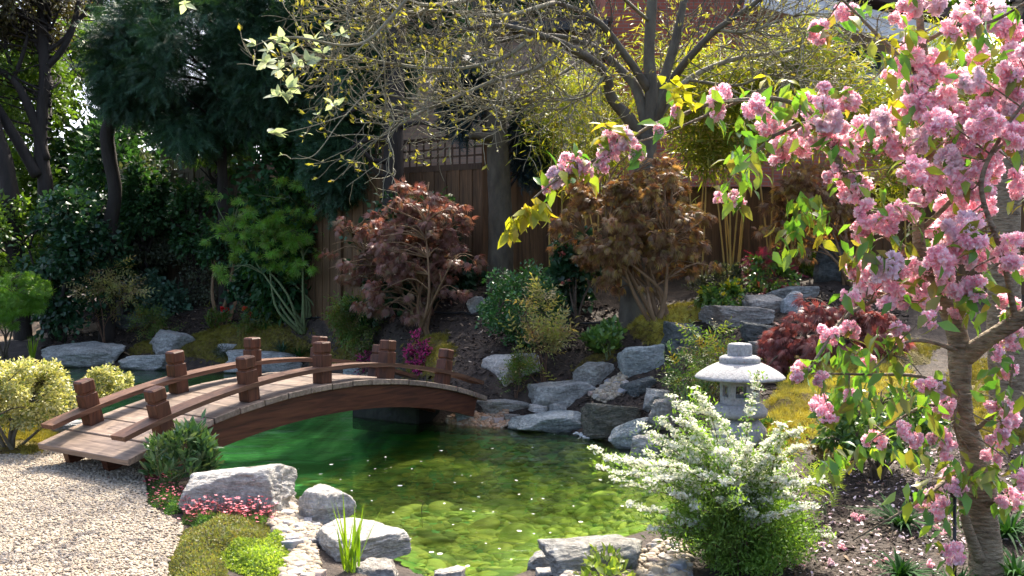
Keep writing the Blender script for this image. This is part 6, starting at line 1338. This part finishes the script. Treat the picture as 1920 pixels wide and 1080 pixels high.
LG = [(1390, 290, 9), (1400, 310, 9), (1375, 300, 6), (1395, 335, 7), (1410, 270, 6), (1380, 350, 4), (1480, 240, 6), (1500, 180, 7), (1480, 165, 6), (1455, 190, 5), (1390, 175, 4), (1330, 165, 4), (1380, 235, 5), (1400, 255, 5), (1640, 100, 6), (1660, 120, 6), (1690, 110, 6), (1705, 60, 6), (1600, 20, 5), (1620, 10, 5), (1560, 40, 4), (1850, 60, 6), (1830, 30, 5), (1790, 80, 5), (1900, 20, 5), (1780, 75, 5), (1840, 130, 5), (1700, 230, 4), (1740, 180, 4), (1500, 380, 9), (1510, 400, 9), (1490, 420, 8), (1525, 370, 7), (1480, 440, 6), (1530, 420, 6), (1460, 470, 4), (1550, 395, 5), (1600, 470, 8), (1620, 460, 6), (1640, 480, 6), (1590, 490, 6), (1580, 640, 8), (1600, 660, 8), (1560, 660, 6), (1620, 700, 8), (1590, 700, 8), (1650, 620, 6), (1660, 680, 7), (1640, 640, 7), (1690, 660, 6), (1700, 690, 6), (1570, 730, 7), (1600, 740, 7), (1630, 730, 7), (1540, 690, 5), (1660, 740, 7), (1690, 740, 6), (1730, 740, 6), (1750, 790, 6), (1580, 850, 8), (1560, 860, 7), (1540, 870, 6), (1610, 845, 7), (1650, 850, 6), (1680, 830, 6), (1720, 840, 7), (1740, 860, 6), (1810, 890, 8), (1800, 870, 7), (1830, 890, 7), (1850, 880, 6), (1870, 890, 7), (1900, 860, 6), (1880, 730, 5), (1860, 700, 5), (1900, 730, 5), (1740, 910, 6), (1700, 920, 6), (1760, 1005, 5), (1800, 960, 5), (1790, 940, 5), (1870, 780, 5), (1880, 600, 6), (1850, 550, 6), (1820, 590, 5), (1840, 520, 6), (1870, 440, 5), (1710, 430, 6), (1690, 440, 5), (1650, 370, 5), (1590, 310, 4), (1560, 270, 4)]
for px, py, m in LG:
    c = W(px, py, 4.6 + rng.normal(0, .12)); lpos.append(c + rng.normal(0, .03, (m, 3))); ldir.append(rng.normal(0, .7, (m, 3)) * [1, .7, .5] - Z3 * .75)
lpos, ldir = np.concatenate(lpos), np.concatenate(ldir); g = Geo(); put(g, T_leaf(.24, .07, .18), lpos, ldir, .086, .25, .25, .8, .25); obj('foliage', g, 'cherry_leaf', ch)
YL = [(980, 400, 9), (965, 412, 8), (990, 385, 7), (1000, 395, 6), (1010, 372, 6), (1025, 390, 5), (960, 430, 6), (1145, 240, 5), (1135, 255, 4), (1075, 305, 4), (1100, 325, 4), (1050, 320, 3), (1265, 165, 6), (1280, 178, 6), (1290, 190, 5), (1250, 155, 3), (1440, 140, 4), (1470, 150, 4), (1660, 75, 5), (1720, 60, 4), (1860, 110, 4), (1900, 230, 4), (1600, 200, 4), (1670, 190, 4), (1910, 380, 3), (1870, 430, 3), (1540, 440, 3), (1500, 460, 3)]
lpos, ldir = [], []
for px, py, m in YL:
    c = W(px, py, 4.45 if px < 1300 else 4.6); lpos.append(c + rng.normal(0, .012, (m, 3))); ldir.append(rng.normal(0, .6, (m, 3)) * [1, .7, .5] - Z3 * (.7 if py > 300 else .05))
g = Geo(); put(g, T_leaf(.24, .07, .18), np.concatenate(lpos), np.concatenate(ldir), .078, .15, .25, .8, .25); obj('young_foliage', g, 'cherry_leaf_yellow', ch)

# ---------------------------------------------------------------- petals and fallen blossom
def petal_mesh(mat, name):
    g = Geo(); n = 7; a = np.linspace(0, 2 * np.pi, n, endpoint=False); V = np.c_[np.cos(a), .75 * np.sin(a), np.full(n, .12)]; V = np.vstack([V, [[0, 0, .02]]]); g.add(V, [[i, (i + 1) % n, n] for i in range(n)]); me = g.mesh(name); me.materials.append(M[mat]); return me
pm = petal_mesh('white_petal', 'floating_petal')
pts = [(885, 893), (705, 880), (772, 880), (750, 912), (816, 910), (856, 906), (978, 860), (972, 866), (824, 838), (832, 846), (914, 870), (725, 858), (732, 877), (920, 842), (866, 892), (905, 906), (740, 962), (833, 945), (866, 956), (892, 960), (924, 961), (757, 994), (737, 1005), (808, 1037), (827, 1040), (879, 1063), (938, 1030), (976, 997), (1001, 1002), (1031, 1000), (851, 890), (790, 866), (950, 884), (660, 921), (695, 893), (664, 884), (970, 902), (897, 933), (970, 928), (1012, 898), (1000, 937), (1070, 897), (1050, 911), (1017, 936), (1125, 901), (770, 1011), (760, 995), (905, 1020), (892, 1000), (1140, 928), (1075, 950), (960, 815), (1040, 815), (1080, 823), (1110, 830), (1000, 840), (1060, 845), (880, 850), (600, 890), (640, 900), (560, 880), (620, 872), (690, 865), (1150, 900), (1165, 950), (1000, 965), (1090, 980), (850, 985), (700, 940), (960, 1050)]
for i, (px, py) in enumerate(pts):
    x, y = wl(px + rng.normal(0, 2), py); o = bpy.data.objects.new('floating_petal', pm); col.objects.link(o); s = .0098 * float(np.exp(.5 * np.clip(rng.normal(), -1.5, 1.2))) * (1.5 if i < 8 else 1)
    o.location = (x, y, WL + .004); o.scale = (s, s, s); o.rotation_euler = (rng.normal(0, .1), rng.normal(0, .1), rng.uniform(0, 6.3)); tag(o, 'small white petal floating on the green pond', 'petal', 'petals floating on the pond')
x = polypts(rs, 1500); g = Geo(); n = len(x); T = (np.array([[-1, -.6, 0], [1, -.6, .2], [1, .6, 0], [-1, .6, .25]]), np.array([[0, 1, 2], [0, 2, 3]]))
g.inst(T, np.c_[x, hz(x) + .012], rotz(rng.uniform(0, 6.3, n)) @ basis(np.c_[rng.normal(0, .4, n), np.ones(n), rng.normal(0, .4, n)], np.c_[rng.normal(0, .4, n), np.zeros(n), np.ones(n)]), rng.uniform(.006, .014, n)); tag(obj('fallen_petals', g, 'petal_pale'), kind='stuff')
for i, (px, py, lab) in enumerate([(1602, 975, 0), (1615, 978, 0), (1655, 977, 0), (1682, 985, 0), (1540, 1028, 0), (1580, 1032, 0), (1545, 995, 0), (1640, 1058, 0), (1660, 1055, 0), (1500, 1062, 0), (1558, 1062, 0), (1755, 995, 0), (1770, 1003, 0), (1725, 968, 0), (1745, 1065, 0), (1855, 975, 0)]):
    b = G(px, py); o = bpy.data.objects.new('fallen_blossom', PROT[i % 6]); col.objects.link(o); s = rng.uniform(.02, .034); o.location = (b[0], b[1], b[2] + s * .5); o.scale = (s, s, s * .7); o.rotation_euler = tuple(rng.uniform(0, 6, 3))
    tag(o, 'fallen pink cherry blossom lying on the dark soil', 'blossom', 'fallen blossoms under the cherry')
o = bpy.data.objects.new('fallen_blossom', PROT[4]); col.objects.link(o); b = W(1178, 1016, 5.72); o.location = tuple(b); o.scale = (.024, .024, .018); tag(o, 'pale pink blossom resting on the broad flat grey boulder', 'blossom')
# twig standing in the water
b = np.r_[wl(792, 962), WL]; t = thing('water_twig', 'thin dark twig with one curled leaf poking out of the pond', 'twig', b)
g = Geo(); tube(g, resample([b - Z3 * .1, b + np.array([-.005, 0, .03]), b + np.array([.008, 0, .075])], 8), .0022, 5); obj('stem', g, 'twig_brown', t)
g = Geo(); put(g, LEAF, np.array([b + np.array([.008, 0, .075])]), np.array([[-.8, 0, .35]]), .05, 0, 0, .6, 0); obj('leaf', g, 'bark_brown', t)
# waterfall: sheet of water over the spill stone and foam at its foot
m, N, L = new_mat('foam'); p = nd(N, 'ShaderNodeBsdfPrincipled'); p.inputs['Base Color'].default_value = (.75, .8, .8, 1); p.inputs['Roughness'].default_value = .3; p.inputs['Alpha'].default_value = .75; o_ = nd(N, 'ShaderNodeOutputMaterial'); L.new(p.outputs[0], o_.inputs[0])
n = 260; c = np.array([wl(1100, 812), wl(1120, 822)]); k = rng.random(n); P = c[0] * (1 - k)[:, None] + c[1] * k[:, None] + rng.normal(0, .06, (n, 2)) * [1, .5]
g = stone_scatter(P, np.full(n, WL + .003), .012, .4, .5); tag(obj('foam', g, 'foam'), kind='stuff')

# ---------------------------------------------------------------- camera, sun, sky
cam = bpy.data.cameras.new('camera'); co = bpy.data.objects.new('camera', cam); col.objects.link(co); co.location = (0, 0, EYE); co.rotation_euler = (math.pi / 2, 0, 0)
cam.sensor_width = 36; cam.lens = 36 * F / 1920; cam.shift_y = -(540 - HY) / 1920; cam.clip_end = 600; cam.clip_start = .05; scene.camera = co
AZ, EL = math.radians(18), math.radians(51)
su = bpy.data.lights.new('sun', 'SUN'); su.energy = 2.4; su.angle = math.radians(.53); su.color = (1, .91, .77); so = bpy.data.objects.new('sun', su); col.objects.link(so)
from mathutils import Vector
dv = Vector((math.sin(AZ) * math.cos(EL), math.cos(AZ) * math.cos(EL), math.sin(EL))); so.rotation_euler = dv.to_track_quat('Z', 'Y').to_euler(); so.location = (8, 14, 18)
w = bpy.data.worlds.new('World'); scene.world = w; w.use_nodes = True; N, L = w.node_tree.nodes, w.node_tree.links; N.clear()
sk = N.new('ShaderNodeTexSky'); sk.sky_type = 'NISHITA'; sk.sun_disc = False; sk.sun_elevation = EL; sk.sun_rotation = AZ; sk.air_density = .6; sk.dust_density = 4; sk.ozone_density = 0
bg = N.new('ShaderNodeBackground'); bg.inputs[1].default_value = .15; ow = N.new('ShaderNodeOutputWorld'); L.new(sk.outputs[0], bg.inputs[0]); L.new(bg.outputs[0], ow.inputs[0])
vs = scene.view_settings; vs.view_transform = 'Standard'; vs.look = 'None'; vs.exposure = 2.05; vs.gamma = 1; vs.use_curve_mapping = False
cy = scene.cycles; cy.max_bounces = 10; cy.diffuse_bounces = 6; cy.glossy_bounces = 3; cy.transmission_bounces = 4; cy.transparent_max_bounces = 10; cy.caustics_reflective = False; cy.caustics_refractive = False; cy.use_denoising = True; cy.sample_clamp_indirect = 6
